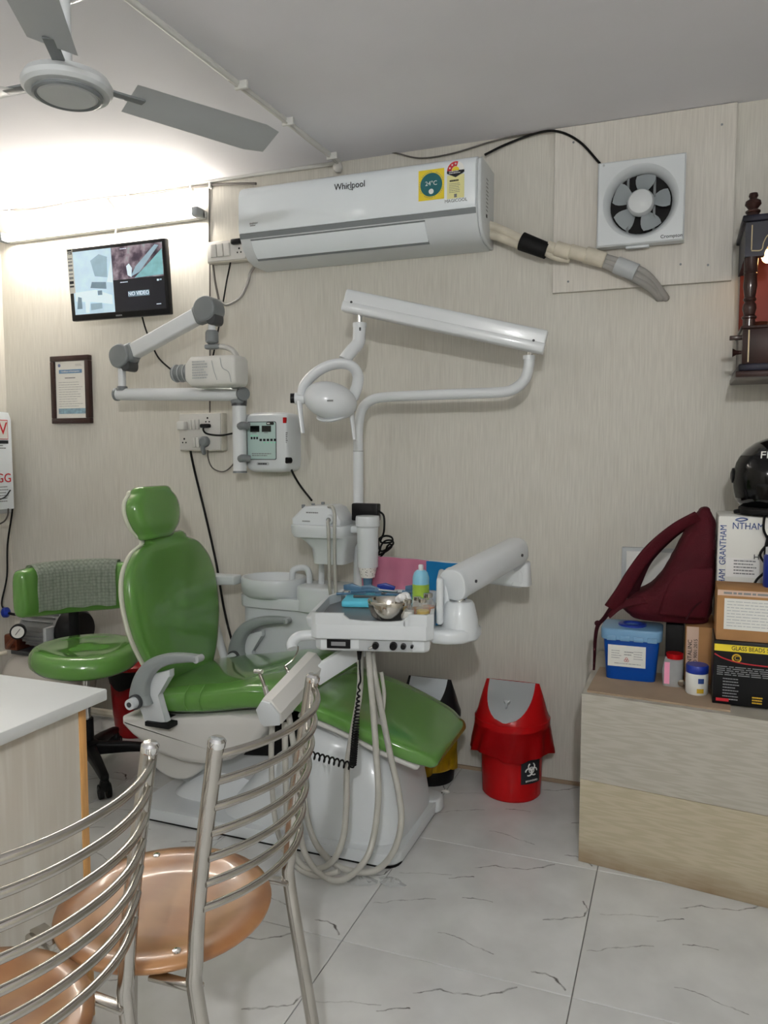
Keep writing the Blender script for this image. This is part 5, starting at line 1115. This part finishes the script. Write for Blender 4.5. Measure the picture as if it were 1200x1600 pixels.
# towel wraps over the top of the backrest, front and back
def towel_rows(grow):
    rows = []
    for j in range(19):
        f = j/18; row = []
        for i in range(25):
            u = -.80+1.62*i/24; p, n_, up = brow(u); h = .108*(1-.10*abs(u)**3)
            if f < .55:
                g = f/.55; th = -.082+(h+.0825)*g; q = .0415 if g < .8 else .0415*math.cos((g-.8)/.2*1.1)
                row.append(p+n_.normalized()*(q+grow+.002*math.sin(i*1.9+j))+Z*(th+grow*.6+(.003*math.sin(i*.8) if j == 0 else 0)))
            else:
                g = (f-.55)/.45; q = .018-.062*min(1, g*2.2); row.append(p+n_.normalized()*(q-grow)+Z*(h+.004+grow-(0 if g < .25 else (g-.25)*.16)))
        rows.append(row)
    return rows
bm = nb(); skin(bm, towel_rows(.004), closed=False, cap=False); bmesh.ops.solidify(bm, geom=bm.faces[:], thickness=.004)
tag(obj('grey_towel', bm, 'towel', None, 60), 'grey green woven towel draped over the stool backrest', 'towel')

# ================================================================ compressor in the corner
t = thing('air_compressor', 'small air compressor with white tank and gauge behind the stool', 'compressor', (-2.78, 2.78, 0))
bm = nb(); lathe(bm, [(0, -.215), (.06, -.21), (.11, -.185), (.135, -.14), (.135, .14), (.11, .185), (.06, .21), (0, .215)], (-2.77, 2.78, .22), (1, 0, 0), 36); obj('tank', bm, 'tank_white', t, 60)
for x in (-2.90, -2.64):
    bm = nb(); box(bm, (x-.02, 2.68, .0), (x+.02, 2.88, .115), .008); obj('tank_foot', bm, 'black_rubber', t)
bm = nb(); box(bm, (-2.93, 2.71, .345), (-2.55, 2.85, .365), .004); obj('motor_saddle', bm, 'dark_grey', t)
bm = nb(); cyl(bm, (-2.87, 2.78, .465), (-2.66, 2.78, .465), .075, seg=32); mt = obj('motor', bm, 'motor_grey', t)
for k in range(20):
    a = 2*math.pi*k/20; d = V(0, math.cos(a), math.sin(a)); s = V(0, -math.sin(a), math.cos(a))
    bm = nb(); obox(bm, V(-2.765, 2.78, .465)+d*.08, (.18, .004, .014), Matrix((X, s, d)).transposed()); obj('cooling_fin', bm, 'motor_grey', mt)
bm = nb(); box(bm, (-2.68, 2.66, .37), (-2.66, 2.75, .50), .004); obj('motor_label', bm, 'light_grey', t)
bm = nb(); lathe(bm, [(0, 0), (.075, 0), (.095, .02), (.095, .075), (.08, .095), (0, .10)], (-2.655, 2.78, .475), (1, 0, 0), 32); obj('fan_cowl', bm, 'black_plastic', t)
bm = nb(); box(bm, (-2.96, 2.70, .365), (-2.88, 2.82, .44), .01); obj('pressure_switch', bm, 'copper', t)
bm = nb(); tube(bm, [(-2.90, 2.70, .39), (-2.89, 2.66, .40), (-2.80, 2.645, .475)], .011, 10); obj('brass_pipe', bm, 'copper', t)
gp = V(-2.79, 2.63, .485); gd = V(.62, -.75, .05).normalized()
bm = nb(); cyl(bm, gp, gp+gd*.03, .034, seg=28); g_ = obj('gauge_case', bm, 'black_plastic', t)
bm = nb(); cyl(bm, gp+gd*.029, gp+gd*.032, .027, seg=28); obj('gauge_face', bm, 'paper', g_)
bm = nb(); cyl(bm, gp+gd*.0325+V(-.008, -.006, -.012), gp+gd*.0325+V(.008, .006, .014), .0015, seg=6); obj('gauge_needle', bm, 'ink', g_)
bm = nb(); tube(bm, [(-2.90, 2.66, .37), (-2.92, 2.62, .36), (-2.95, 2.62, .31), (-2.96, 2.66, .26)], .009, 10); obj('air_hose', bm, 'cream_pipe', t)

# red pedal bin under the stool
t = thing('red_lidded_bin', 'dark red plastic bin with black liner standing behind the stool', 'bin', (-2.20, 2.80, 0))
c = V(-2.325, 2.85, 0)
bm = nb(); lathe(bm, [(0, 0), (.088, 0), (.092, .004), (.100, .09), (.102, .095), (.108, .20), (.116, .315), (0, .315)], c, seg=36); obj('bucket', bm, 'dark_red', t)
bm = nb(); lathe(bm, [(.1175, .325), (.121, .32), (.119, .265), (.113, .235), (.117, .26), (.1165, .325)], c, seg=36, closed=True)
for v in bm.verts: v.co += V(0, 0, (.012*math.sin(5*math.atan2(v.co.y-c.y, v.co.x-c.x)) if v.co.z < .28 else 0))
obj('black_liner', bm, 'black_rubber', t)
bm = nb(); lathe(bm, [(0, .315), (.122, .315), (.126, .322), (.124, .332), (.10, .350), (.06, .362), (0, .366)], c, seg=36); obj('lid', bm, 'red_plastic', t)
cable('floor_pipe', 'cream pipe lying along the floor behind the red bin', [(-2.95, 2.93, .03), (-2.5, 2.94, .03), (-2.1, 2.95, .03), (-1.75, 2.95, .03)], .018, 'cream_pipe', 2)

# ================================================================ swing-lid bins
def swing_bin(name, label, c, r, h, body, top, liner, lid):
    c = V(c); t = thing(name, label, 'bin', c)
    bm = nb(); lathe(bm, [(0, 0), (r*.80, 0), (r*.84, .006), (r*.93, h*.60), (r*1.0, h*.665), (0, h*.665)], c, seg=40); bd = obj('bucket', bm, body, t)
    # top: cylinder sides rising to a horizontal ridge, cut by the swing flap
    bm = nb(); n = 48; rings = []
    for f in (0, .06, .12, .30, .5, .7, .85, .95, 1.0):
        z = h*(.64+.36*f); row = []
        for k in range(n):
            a = 2*math.pi*k/n; sx, sy = math.cos(a), math.sin(a)
            gx = 1.08-.03*f if f < .13 else 1.02-.30*(f-.12)**1.3
            gy = 1.08-.03*f if f < .13 else 1.02*(1-((f-.12)/.88)**1.7)+.04
            row.append(c+V(r*gx*sx, r*max(.05, gy)*sy, z-c.z))
        rings.append(row)
    skin(bm, rings); obj('hood', bm, top, t, 50)
    # flap facing the room: curved sheet lying on the hood, straight top edge and round bottom
    bm = nb(); rows = []
    for i in range(12):
        f = 1.0-(i/11)*.78
        half = .66*math.sqrt(max(.004, 1-max(0, (i/11-.12)/.88)**2.2))
        gy = 1.02*(1-((f-.12)/.88)**1.7)+.04
        gxx = 1.02-.30*(max(0, f-.12))**1.3
        row = []
        for k in range(13):
            u = -1+2*k/12; x = half*u; sy = math.sqrt(max(.0, 1-min(.999, (x/max(gxx, .1)))**2))
            row.append(c+V(r*x, -(r*max(.05, gy)*sy+.006), h*(.64+.36*f)+.003))
        rows.append(row)
    skin(bm, rows, closed=False, cap=False); bmesh.ops.solidify(bm, geom=bm.faces[:], thickness=.004); fl_ = obj('swing_flap', bm, lid, t, 12)
    return t, c, bd
t, c, bd = swing_bin('red_swing_bin', 'bright red swing-lid bin with red liner and biohazard sign', (-.572, 2.855, 0), .132, .43, 'red_plastic', 'red_plastic', 'red_bag', 'white_plastic')
def skirt(t, c, r, z0, z1, mat, flare, folds, seed, name='bin_liner'):
    random.seed(seed); bm = nb(); n = 72; rings = []
    ph = [random.uniform(0, 6) for _ in range(4)]
    for j in range(7):
        f = j/6; row = []
        for k in range(n):
            a = 2*math.pi*k/n
            wv = .5*math.sin(folds*a+ph[0])+.35*math.sin((folds+4)*a+ph[1])+.25*math.sin(3*a+ph[2])
            rr = r*(1.0+flare*f)+(.012*wv+.005*math.sin(17*a+5*f+ph[1]))*f*(1.3-.6*f); row.append(c+V(rr*math.cos(a), min(rr*math.sin(a), 2.994-c.y), z0+(z1-z0)*f+.010*f*math.sin(4*a+ph[3])))
        rings.append(row)
    skin(bm, rings, cap=False); bmesh.ops.solidify(bm, geom=bm.faces[:], thickness=.002); return obj(name, bm, mat, t, 60)
skirt(t, c, .141, .285, .178, 'red_bag', .10, 9, 3)
bm = nb(); lathe(bm, [(.137, .277), (.1425, .283), (.1425, .297), (.137, .303)], c, seg=40, closed=True); obj('hood_rim', bm, 'red_plastic', t)
# biohazard sign wrapped on the bucket
def wrap(c, r, a0, a1, z0, z1, mat, name, par, n=10):
    bm = nb(); skin(bm, [[c+V(math.cos(R(a0+(a1-a0)*k/n))*(r+(.0006)), math.sin(R(a0+(a1-a0)*k/n))*r, z) for k in range(n+1)] for z in (z0, z1)], closed=False, cap=False)
    return obj(name, bm, mat, par, 60)
sa = -42
def onb(u, z, r): a = R(sa+math.degrees(u/.118)); return c+V(math.cos(a)*r, math.sin(a)*r, z)
sgn = wrap(c, .1195, sa-20, sa+21, .075, .168, 'ink', 'warning_sign', t)
for k in range(3):
    a = R(90+120*k); ctr = (math.cos(a)*.013, .128+math.sin(a)*.013); bm = nb()
    tube(bm, [onb(ctr[0]+.0135*math.cos(q), ctr[1]+.0135*math.sin(q), .1222) for q in [a+R(35+290*j/14) for j in range(15)]], .0024, 6, 2); obj('biohazard_arc', bm, 'ink_white', sgn)
bm = nb(); tube(bm, [onb(.011*math.cos(q), .128+.011*math.sin(q), .1224) for q in [R(360*j/18) for j in range(19)]], .0016, 6, 2); obj('biohazard_ring', bm, 'ink_white', sgn)
a = R(sa); text('BIOHAZARD', .0095, onb(0.0, .088, .1225), V(-math.sin(a), math.cos(a), 0), Z, 'ink_white', sgn)
# printed bird shape recess on the flap
bm = nb(); yy = -.112*.62
fl2 = [o for o in t.children if o.name.startswith('swing_flap')][0]
bm = nb(); prism(bm, [(-.012, .010), (-.003, .014), (.002, .009), (.012, .016), (.009, .006), (.004, .002), (.003, -.014), (-.003, -.016), (-.004, .0)], c+V(0, -.112, .378), X, V(0, .62, .78), V(0, .02, -.02)); obj('flap_emblem', bm, 'light_grey', fl2)
t, c, bd = swing_bin('yellow_swing_bin', 'bin with black swing hood, white flap and yellow liner beside the legrest', (-.905, 2.865, 0), .115, .405, 'yellow_bag', 'black_plastic', 'yellow_bag', 'cool_white')
bm = nb(); lathe(bm, [(.092, 0), (.098, .002), (.102, .05), (.099, .055), (.094, .05)], c, seg=40, closed=True); obj('black_base', bm, 'black_plastic', t)
skirt(t, c, .113, .27, .055, 'yellow_bag', -.08, 9, 8)

# ================================================================ bench with boxes on the right
t = thing('storage_bench', 'long pale wood-grain bench box with scuffed bottom at the right', 'bench', (.3, 2.7, 0))
for nm, z0_, z1_, mt_ in (('lower_panel', 0, .2695, 'bench_wood'), ('upper_panel', .2705, .545, 'bench_wood_upper')):
    bm = nb(); prism(bm, [(-.268, 2.425), (.95, 2.27), (.95, 2.985), (-.268, 2.985)], (0, 0, z0_), X, Y, V(0, 0, z1_-z0_), .001, 1); obj(nm, bm, mt_, t)
bm = nb(); prism(bm, [(-.255, 2.445), (.155, 2.400), (.175, 2.72), (-.243, 2.735)], (0, 0, .545), X, Y, V(0, 0, .006)); tag(obj('cardboard_sheet', bm, 'cardboard_pale'), 'flat brown cardboard sheet laid on the bench top', 'cardboard')
BZ = .551
# sharps container
t = thing('sharps_container', 'blue sharps container with pale lid and white label on the bench', 'container', (-.135, 2.66, BZ))
cc = V(-.135, 2.665, 0)
bm = nb(); pad(bm, [(cc+Z*BZ, X*.078, Y*.062), (cc+Z*.70, X*.090, Y*.073)], 7, 36, .003, 0); obj('container_body', bm, 'blue_plastic', t)
bm = nb(); pad(bm, [(cc+Z*.688, X*.096, Y*.079), (cc+Z*.716, X*.097, Y*.080)], 7, 36, .003, .006); ld = obj('lid', bm, 'pale_blue_lid', t)
for k in range(4):
    bm = nb(); box(bm, cc+V(-.075+.042*k, -.0835, .684), cc+V(-.045+.042*k, -.078, .700), .002); obj('lid_clip', bm, 'pale_blue_lid', ld)
bm = nb(); lathe(bm, [(.03, .718), (.045, .720), (.045, .728), (.03, .730)], cc+V(.0, 0, 0), seg=28, closed=True); obj('lid_ring', bm, 'blue_lid', ld)
nl = V(0, -1, -.08).normalized(); uz = V(0, -.08, 1).normalized()
lb = plate('label', cc+V(-.012, -.0695, .632), X, uz, .118, .072, 'paper', t, .001)
lines(cc+V(-.064, -.0722, .660), X, uz, .05, 1, .01, 'ink', lb, .004); lines(cc+V(-.06, -.0718, .648), X, uz, .035, 4, .008, 'ink_grey', lb); lines(cc+V(-.02, -.0718, .645), X, uz, .03, 2, .009, 'ink_grey', lb, .003); lines(cc+V(.01, -.0718, .648), X, uz, .035, 4, .008, 'ink_grey', lb); lines(cc+V(-.05, -.0690, .606), X, uz, .09, 1, .008, 'ink_grey', lb)
bm = nb(); 
for k in range(3):
    a = R(90+120*k); q = cc+V(-.012+.004*math.cos(a), -.0712, .620+.004*math.sin(a)); tube(bm, [q+X*(.0038*math.cos(w_))+uz*(.0038*math.sin(w_)) for w_ in [R(60*j) for j in range(7)]], .0007, 5, 2)
obj('biohazard_mark', bm, 'ink_red', lb)
# bag of red-capped tube
t = thing('clear_packet', 'clear plastic packet with an orange cap and pink label beside the sharps container', 'packet', (-.005, 2.60, BZ))
bm = nb(); pad(bm, [(V(-.005, 2.60, BZ), X*.030, Y*.022), (V(-.006, 2.60, .60), X*.032, Y*.022), (V(-.002, 2.60, .64), X*.028, Y*.016)], 3, 24, .002, .004); obj('film_bag', bm, 'clear_plastic', t)
bm = nb(); cyl(bm, (0, 2.60, .640), (0, 2.60, .656), .026, seg=24); obj('orange_cap', bm, 'red_plastic', t)
plate('pink_label', (-.022, 2.577, .595), X, Z, .016, .07, 'pink_cloth', t)
bm = nb(); lathe(bm, [(0, 0), (.011, 0), (.011, .003), (.006, .004), (0, .004)], (.022, 2.577, .567), (0, -1, 0), 20); obj('steel_disc', bm, 'steel_bowl', t)
# jar with blue lid
t = thing('blue_lid_jar', 'small jar with dark blue lid and blue orange label on the bench', 'jar', (.066, 2.535, BZ)); c = V(.066, 2.54, BZ)
bm = nb(); lathe(bm, [(0, 0), (.030, 0), (.033, .004), (.033, .062), (.029, .070), (0, .070)], c, seg=32); obj('jar_body', bm, 'paper', t)
bm = nb(); lathe(bm, [(0, .066), (.032, .066), (.033, .069), (.033, .088), (.031, .091), (0, .091)], c, seg=32); obj('lid', bm, 'blue_lid', t)
wrap(c, .0336, -85, -55, .038, .054, 'ink_blue', 'blue_mark', t); wrap(c, .0336, -90, -55, .008, .022, 'honey', 'orange_mark', t)
# black printed box
t = thing('black_box', 'black carton with a yellow GLASS BEADS stripe at the bench front', 'box', (.27, 2.53, .545))
bm = nb(); box(bm, (.108, 2.452, .5515), (.44, 2.62, .742), .002); bx_ = obj('carton', bm, 'black_plastic', t)
yf = 2.4515
plate('yellow_stripe', (.274, yf, .722), X, Z, .330, .020, 'sticker_yellow', t); text('GLASS BEADS S', .0175, (.155, yf-.0018, .722), X, Z, 'ink', t, ax='LEFT', sx=.85)
bm = nb(); lathe(bm, [(.009, 0), (.013, 0), (.013, .001), (.009, .001)], (.170, yf, .693), (0, -1, 0), 24, closed=True); obj('gold_emblem', bm, 'honey', t)
bm = nb(); tube(bm, [(.110, yf, .702), (.135, yf, .690), (.18, yf, .680), (.25, yf, .676), (.42, yf, .674)], .002, 6); obj('red_curve', bm, 'ink_red', t)
lines((.118, yf, .664), X, Z, .20, 5, .006, 'ink_grey', t, .0025); lines((.135, yf, .628), X, Z, .045, 8, .0088, 'ink_grey', t, .003)
plate('red_tag', (.135, yf, .565), X, Z, .035, .009, 'ink_red', t)
text('C', .018, (.170, yf-.0012, .693), X, Z, 'honey', t); lines((.215, yf, .578), X, Z, .03, 3, .008, 'honey', t, .004)
# brown carton on it
t = thing('brown_carton', 'brown carton with a white shipping label, standing on the black carton', 'box', (.28, 2.54, .742))
bm = nb(); box(bm, (.112, 2.462, .742), (.46, 2.615, .895), .003); obj('carton', bm, 'cardboard', t)
lb = plate('shipping_label', (.215, 2.4615, .822), X, Z, .165, .092, 'paper', t); lines((.140, 2.46, .858), X, Z, .14, 9, .009, 'light_grey', lb, .002)
plate('tape_strip', (.286, 2.4615, .884), X, Z, .345, .016, 'tape', t); lines((.13, 2.46, .881), X, Z, .18, 1, .01, 'ink_grey', t, .006)
# taped carton behind
t = thing('taped_carton', 'brown carton with printed tape standing behind the small jar', 'box', (.2, 2.74, BZ))
bm = nb(); box(bm, (.030, 2.64, .5515), (.42, 2.86, .738), .003); obj('carton', bm, 'cardboard', t)
tp = plate('printed_tape', (.052, 2.6395, .645), X, Z, .036, .184, 'tape', t)
text('DENTALINC', .018, (.045, 2.638, .645), Z, -X, 'ink', tp); text('AN ISO 9001:2015', .015, (.062, 2.638, .64), Z, -X, 'ink', tp)
bm = nb(); box(bm, (-.03, 2.66, BZ), (.026, 2.80, .735), .004); tag(obj('dark_case', bm, 'black_rubber'), 'black case tucked under the backpack behind the clear packet', 'case')
# white package
t = thing('white_package', 'white wrapped package with blue printed lettering under the helmet', 'package', (.31, 2.75, .768))
bm = nb(); box(bm, (.116, 2.645, .738), (.50, 2.86, 1.098), .008); obj('wrapped_body', bm, 'paper', t)
yf = 2.6445
text('NTHAM', .030, (.145+.012, yf-.0006, 1.066), X, Z, 'ink_blue', t, ax='LEFT', sx=.85)
text('GRANTHAM', .027, (.133, yf-.0006, 1.005), Z, -X, 'ink_blue', t, sx=.85); text('GRANTHAM', .027, (.133, yf-.0006, .865), Z, -X, 'ink_blue', t, sx=.85)
bm = nb(); tube(bm, [(.165, yf, 1.086), (.18, yf, 1.082), (.20, yf, 1.088), (.185, yf, 1.092), (.168, yf, 1.088)], .0018, 6); obj('blue_logo', bm, 'ink_blue', t)
text('H', .024, (.220, yf-.0006, .970), X, Z, 'ink', t, ax='LEFT')
lb = plate('address_label', (.208, yf, .935), X, Z, .13, .06, 'ink_white', t); lines((.165, yf-.0014, .955), X, Z, .07, 5, .010, 'ink_grey', lb, .004)
# helmet
t = thing('motorcycle_helmet', 'glossy black motorcycle helmet on top of the white package', 'helmet', (.30, 2.745, 1.098))
c = V(.302, 2.745, 1.222)
bm = nb(); n = 40; rings = []
for zf, k in ((-.92, .60), (-.86, .80), (-.70, .92), (-.45, .985), (-.15, 1.0), (.15, .985), (.42, .90), (.65, .755), (.82, .57), (.94, .34), (1.0, .06)):
    rings.append([c+V(.142*k*math.cos(2*math.pi*i/n), .135*k*math.sin(2*math.pi*i/n), .118*zf+(.008 if zf > 0 else 0)) for i in range(n)])
skin(bm, rings); obj('shell', bm, 'helmet_black', t, 60)
bm = nb(); rows = []
for zf, k in ((-.60, .955), (-.3, 1.005), (0., 1.015), (.3, .965), (.5, .87)):
    rows.append([c+V(.144*k*math.cos(R(a)), .137*k*math.sin(R(a)), .118*zf+(.006 if zf > 0 else 0)) for a in range(-168, -11, 8)])
skin(bm, rows, closed=False, cap=False); bmesh.ops.solidify(bm, geom=bm.faces[:], thickness=.002); obj('visor', bm, 'helmet_black', t, 60)
bm = nb(); lathe(bm, [(0, 0), (.026, 0), (.024, .010), (.010, .014), (0, .014)], c+V(-.136, -.01, .0), (-1, 0, 0), 22); obj('visor_pivot', bm, 'black_plastic', t)
text('Fly', .034, c+V(-.056, -.132, .066), V(1, .05, 0), V(.1, .45, .9), 'ink_white', t, sx=1.1)
bm = nb(); pad(bm, [(c+V(-.01, -.03, -.116), X*.115, Y*.10), (c+V(-.01, -.03, -.104), X*.115, Y*.10)], 3, 28, .003, .006); obj('neck_lining', bm, 'black_rubber', t)
bm = nb(); pad(bm, [(c+V(-.135, -.03, -.115), Y*.02, Z*.006), (c+V(-.07, -.03, -.105), Y*.03, Z*.012)], 3, 18, .003, .003); obj('lining_flap', bm, 'black_rubber', t)
bm = nb(); tube(bm, [c+V(-.055, -.115, -.105), c+V(-.058, -.125, -.16), c+V(-.045, -.125, -.20), c+V(-.065, -.125, -.24), c+V(-.045, -.128, -.28), c+V(-.070, -.128, -.315), c+V(-.078, -.128, -.33)], .009, 8, 6, flat=(1.2, .4)); obj('chin_strap', bm, 'black_rubber', t)
bm = nb(); tube(bm, [c+V(-.030, -.125, -.16), c+V(-.045, -.128, -.19), c+V(-.050, -.130, -.24), c+V(-.03, -.130, -.28)], .010, 8, 6, flat=(1.2, .4)); obj('chin_strap', bm, 'black_rubber', t)
# blue bottle at the picture edge
t = thing('blue_jar', 'blue plastic jar on the brown carton at the right edge', 'jar', (.278, 2.555, .895))
bm = nb(); lathe(bm, [(0, 0), (.034, 0), (.036, .004), (.036, .09), (.030, .10), (0, .10)], (.276, 2.55, .8955), seg=28); obj('jar_body', bm, 'blue_lid', t)
bm = nb(); lathe(bm, [(0, .098), (.031, .098), (.031, .118), (0, .12)], (.276, 2.55, .8955), seg=28); obj('jar_cap', bm, 'white_plastic', t)

# backpack leaning on the package
t = thing('backpack', 'maroon backpack slumped over the sharps container with a loose shoulder strap', 'backpack', (-.02, 2.7, .74))
fr = [(.752, -.150, .100, .085), (.775, -.175, .108, .100), (.815, -.150, .108, .108), (.855, -.085, .110, .110), (.91, -.045, .110, .105), (.97, -.015, .110, .095), (1.03, .015, .110, .080), (1.075, .038, .106, .062), (1.105, .058, .094, .040)]
bm = nb(); pad(bm, [(V((a+b_)/2, 2.73, z), X*((b_-a)/2), Y*d) for z, a, b_, d in fr], 3, 40, .012, .012, sub=4)
random.seed(11)
from mathutils import noise as mnoise
for v in bm.verts:
    nz = 1.4*mnoise.noise(V(v.co.x*9, v.co.y*9, v.co.z*7))+.9*abs(mnoise.noise(V(v.co.x*24+v.co.z*9, v.co.y*10, v.co.z*8)))+.4*mnoise.noise(v.co*38); v.co += V(nz*.006, -nz*.010, nz*.003)
obj('bag_body', bm, 'maroon', t, 60)
bm = nb(); pad(bm, [(V(.02, 2.635, .78), X*.075, Y*.022), (V(.035, 2.63, .85), X*.070, Y*.030), (V(.05, 2.645, .92), X*.055, Y*.020)], 3, 28, .012, .012, sub=3); obj('front_pocket', bm, 'maroon', t, 60)
bm = nb(); tube(bm, [(.030, 2.602, .765), (.048, 2.600, .80), (.075, 2.607, .83)], .0035, 6); obj('zip', bm, 'maroon_dark', t)
bm = nb(); box(bm, (.058, 2.655, .985), (.112, 2.685, 1.02), .006); obj('side_loop', bm, 'maroon_dark', t)
def strap(name, pts, wd, mat, th=.3):
    bm = nb(); tube(bm, pts, wd, 12, 8, flat=(1, th)); return obj(name, bm, mat, t, 60)
def ribbon(name, pts, wd, th, mat):
    P = smooth_path(pts, 8); bm = nb(); rings = []; n = len(P)
    for i, p in enumerate(P):
        tt = (P[min(i+1, n-1)]-P[max(i-1, 0)]).normalized(); s = tt.cross(Y).normalized(); f = i/(n-1); w_ = wd[0]+(wd[1]-wd[0])*f
        q = (s*.8+Y*.6).normalized(); rings.append(superring(p, q*w_, tt.cross(q)*th, 3, 14))
    skin(bm, rings); return obj(name, bm, mat, t, 60)
ribbon('shoulder_strap', [(0.056, 2.660, 1.094), (-0.010, 2.630, 1.053), (-0.080, 2.610, 0.986), (-0.132, 2.600, 0.908), (-0.166, 2.600, 0.843), (-0.199, 2.600, 0.787)], (.020, .028), .008, 'maroon')
ribbon('shoulder_strap', [(0.038, 2.720, 1.076), (-0.030, 2.720, 1.018), (-0.094, 2.710, 0.943), (-0.126, 2.700, 0.872), (-0.145, 2.690, 0.807)], (.020, .024), .008, 'maroon_dark')
ribbon('webbing_strap', [(-0.193, 2.600, 0.798), (-0.219, 2.600, 0.754), (-0.240, 2.590, 0.726), (-0.246, 2.580, 0.681), (-0.247, 2.580, 0.627), (-0.248, 2.580, 0.580)], (.010, .004), .002, 'maroon_dark')
bm = nb(); ellipsoid(bm, (-0.240, 2.590, 0.735), (.011, .008, .010), seg=12); obj('strap_knot', bm, 'maroon_dark', t)
ribbon('lower_strap', [(-0.209, 2.600, 0.761), (-0.170, 2.610, 0.796), (-0.111, 2.630, 0.813), (-0.053, 2.650, 0.820)], (.012, .016), .005, 'maroon')

# ================================================================ house shrine on the wall, right edge
t = thing('wooden_shrine', 'dark carved wooden house shrine glowing red inside at the right edge', 'shrine', (.46, 2.86, 1.52))
sx0, sx1, sy0 = .165, .76, 2.70
bm = nb(); box(bm, (sx0-.012, sy0-.012, 1.532), (sx1+.012, 3.0, 1.552), .004); obj('foot_moulding', bm, 'dark_wood', t)
bm = nb(); box(bm, (sx0-.004, sy0-.004, 1.552), (sx1+.004, 3.0, 1.575), .006); obj('base_moulding', bm, 'shrine_blue', t)
bm = nb(); box(bm, (sx0+.006, sy0+.006, 1.575), (sx1-.006, 3.0, 1.685), .002); dr = obj('drawer_box', bm, 'dark_wood', t)
bm = nb(); box(bm, (sx0+.022, sy0+.003, 1.580), (sx0+.026, sy0+.008, 1.680)); obj('gold_inlay', bm, 'gold_line', dr)
bm = nb(); box(bm, (sx0-.03, sy0+.03, 1.655), (sx0+.01, sy0+.05, 1.668), .002); obj('side_peg', bm, 'dark_wood', t)
bm = nb(); lathe(bm, [(.006, 0), (.007, .014), (.014, .026), (0, .027)], (sx0+.006, sy0+.04, 1.615), (-1, 0, 0), 16); obj('drawer_knob', bm, 'dark_wood', t)
bm = nb(); box(bm, (sx0, sy0, 1.685), (sx1, 3.0, 1.693), .002); obj('platform', bm, 'dark_wood', t)
bm = nb(); box(bm, (sx0+.01, 2.985, 1.693), (sx1-.01, 3.0, 1.96)); obj('back_board', bm, 'shrine_red', t)
for x in (sx0+.024, sx1-.024):
    bm = nb(); lathe(bm, [(.018, 0), (.018, .022), (.022, .026), (.022, .030), (.016, .036), (.021, .055), (.019, .068), (.014, .076), (.019, .082), (.019, .086), (.016, .09), (.0205, .125), (.0185, .158), (.021, .162), (.0185, .166), (.021, .170), (.0195, .176), (.021, .215), (0, .215)], (x, sy0+.025, 1.693), seg=24); obj('turned_pillar', bm, 'dark_wood', t)
    bm = nb(); lathe(bm, [(.020, 0), (.018, .012), (.022, .016), (.022, .020), (.013, .026), (.024, .040), (.022, .050), (.010, .058), (.014, .066), (.012, .074), (0, .077)], (x, sy0+.025, 2.028), seg=24); obj('finial', bm, 'dark_wood', t)
xm = (sx0+sx1)/2
lint = [(sx0+.004, 1.905), (sx0+.06, 1.905)] + [(xm-.2370*math.cos(R(a)), 1.915+.072*math.sin(R(a))) for a in range(0, 181, 15)] + [(sx1-.06, 1.905), (sx1-.004, 1.905), (sx1-.004, 2.012), (sx0+.004, 2.012)]
bm = nb(); prism(bm, lint, (0, sy0+.004, 0), X, Z, V(0, .03, 0)); ln_ = obj('arched_lintel', bm, 'shrine_blue', t)
bm = nb(); tube(bm, [(sx0+.022, sy0+.002, 2.0), (sx0+.022, sy0+.002, 1.925)], .0018, 6, 1); tube(bm, [(sx0+.022, sy0+.002, 1.922), (sx0+.050, sy0+.002, 1.922), (sx0+.056, sy0+.002, 1.945), (sx0+.072, sy0+.002, 1.970), (sx0+.12, sy0+.002, 1.992)], .0018, 6, 4); obj('gold_inlay', bm, 'gold_line', ln_)
bm = nb(); box(bm, (sx0+.004, sy0+.03, 1.905), (sx0+.02, 3.0, 2.012)); obj('side_board', bm, 'shrine_blue', t)
bm = nb(); box(bm, (sx1-.02, sy0+.03, 1.693), (sx1-.004, 3.0, 2.012)); obj('side_board', bm, 'shrine_blue', t)
bm = nb(); box(bm, (sx0-.006, sy0-.008, 2.010), (sx1+.006, 3.0, 2.030), .004); obj('cornice', bm, 'shrine_blue', t)
bm = nb(); prism(bm, [(sx0+.065, 2.03), (sx1-.065, 2.03), (sx1-.10, 2.12), (xm+.05, 2.22), (xm, 2.25), (xm-.05, 2.22), (sx0+.10, 2.12)], (0, sy0+.03, 0), X, Z, V(0, .24, 0), .006); obj('roof', bm, 'shrine_blue', t)
bm = nb(); ellipsoid(bm, (0.241, 2.780, 1.919), (.019, .019, .022), seg=18); tag(obj('light_bulb', bm, 'bulb_glow'), 'small glowing bulb hanging inside the wooden shrine', 'bulb')
bm = nb(); lathe(bm, [(0, 0), (.014, 0), (.018, .004), (.026, .018), (.024, .019), (.012, .006), (0, .005)], (.225, 2.775, 1.693), seg=20); tag(obj('oil_lamp', bm, 'copper'), 'tiny copper oil lamp on the shrine platform', 'oil lamp')
bm = nb(); lathe(bm, [(0, 0), (.016, 0), (.016, .006), (.008, .012), (.012, .03), (.006, .05), (.008, .06), (0, .07)], (.262, 2.80, 1.693), seg=20); tag(obj('brass_statuette', bm, 'gold_line'), 'small brass figure standing on the shrine platform', 'figurine')
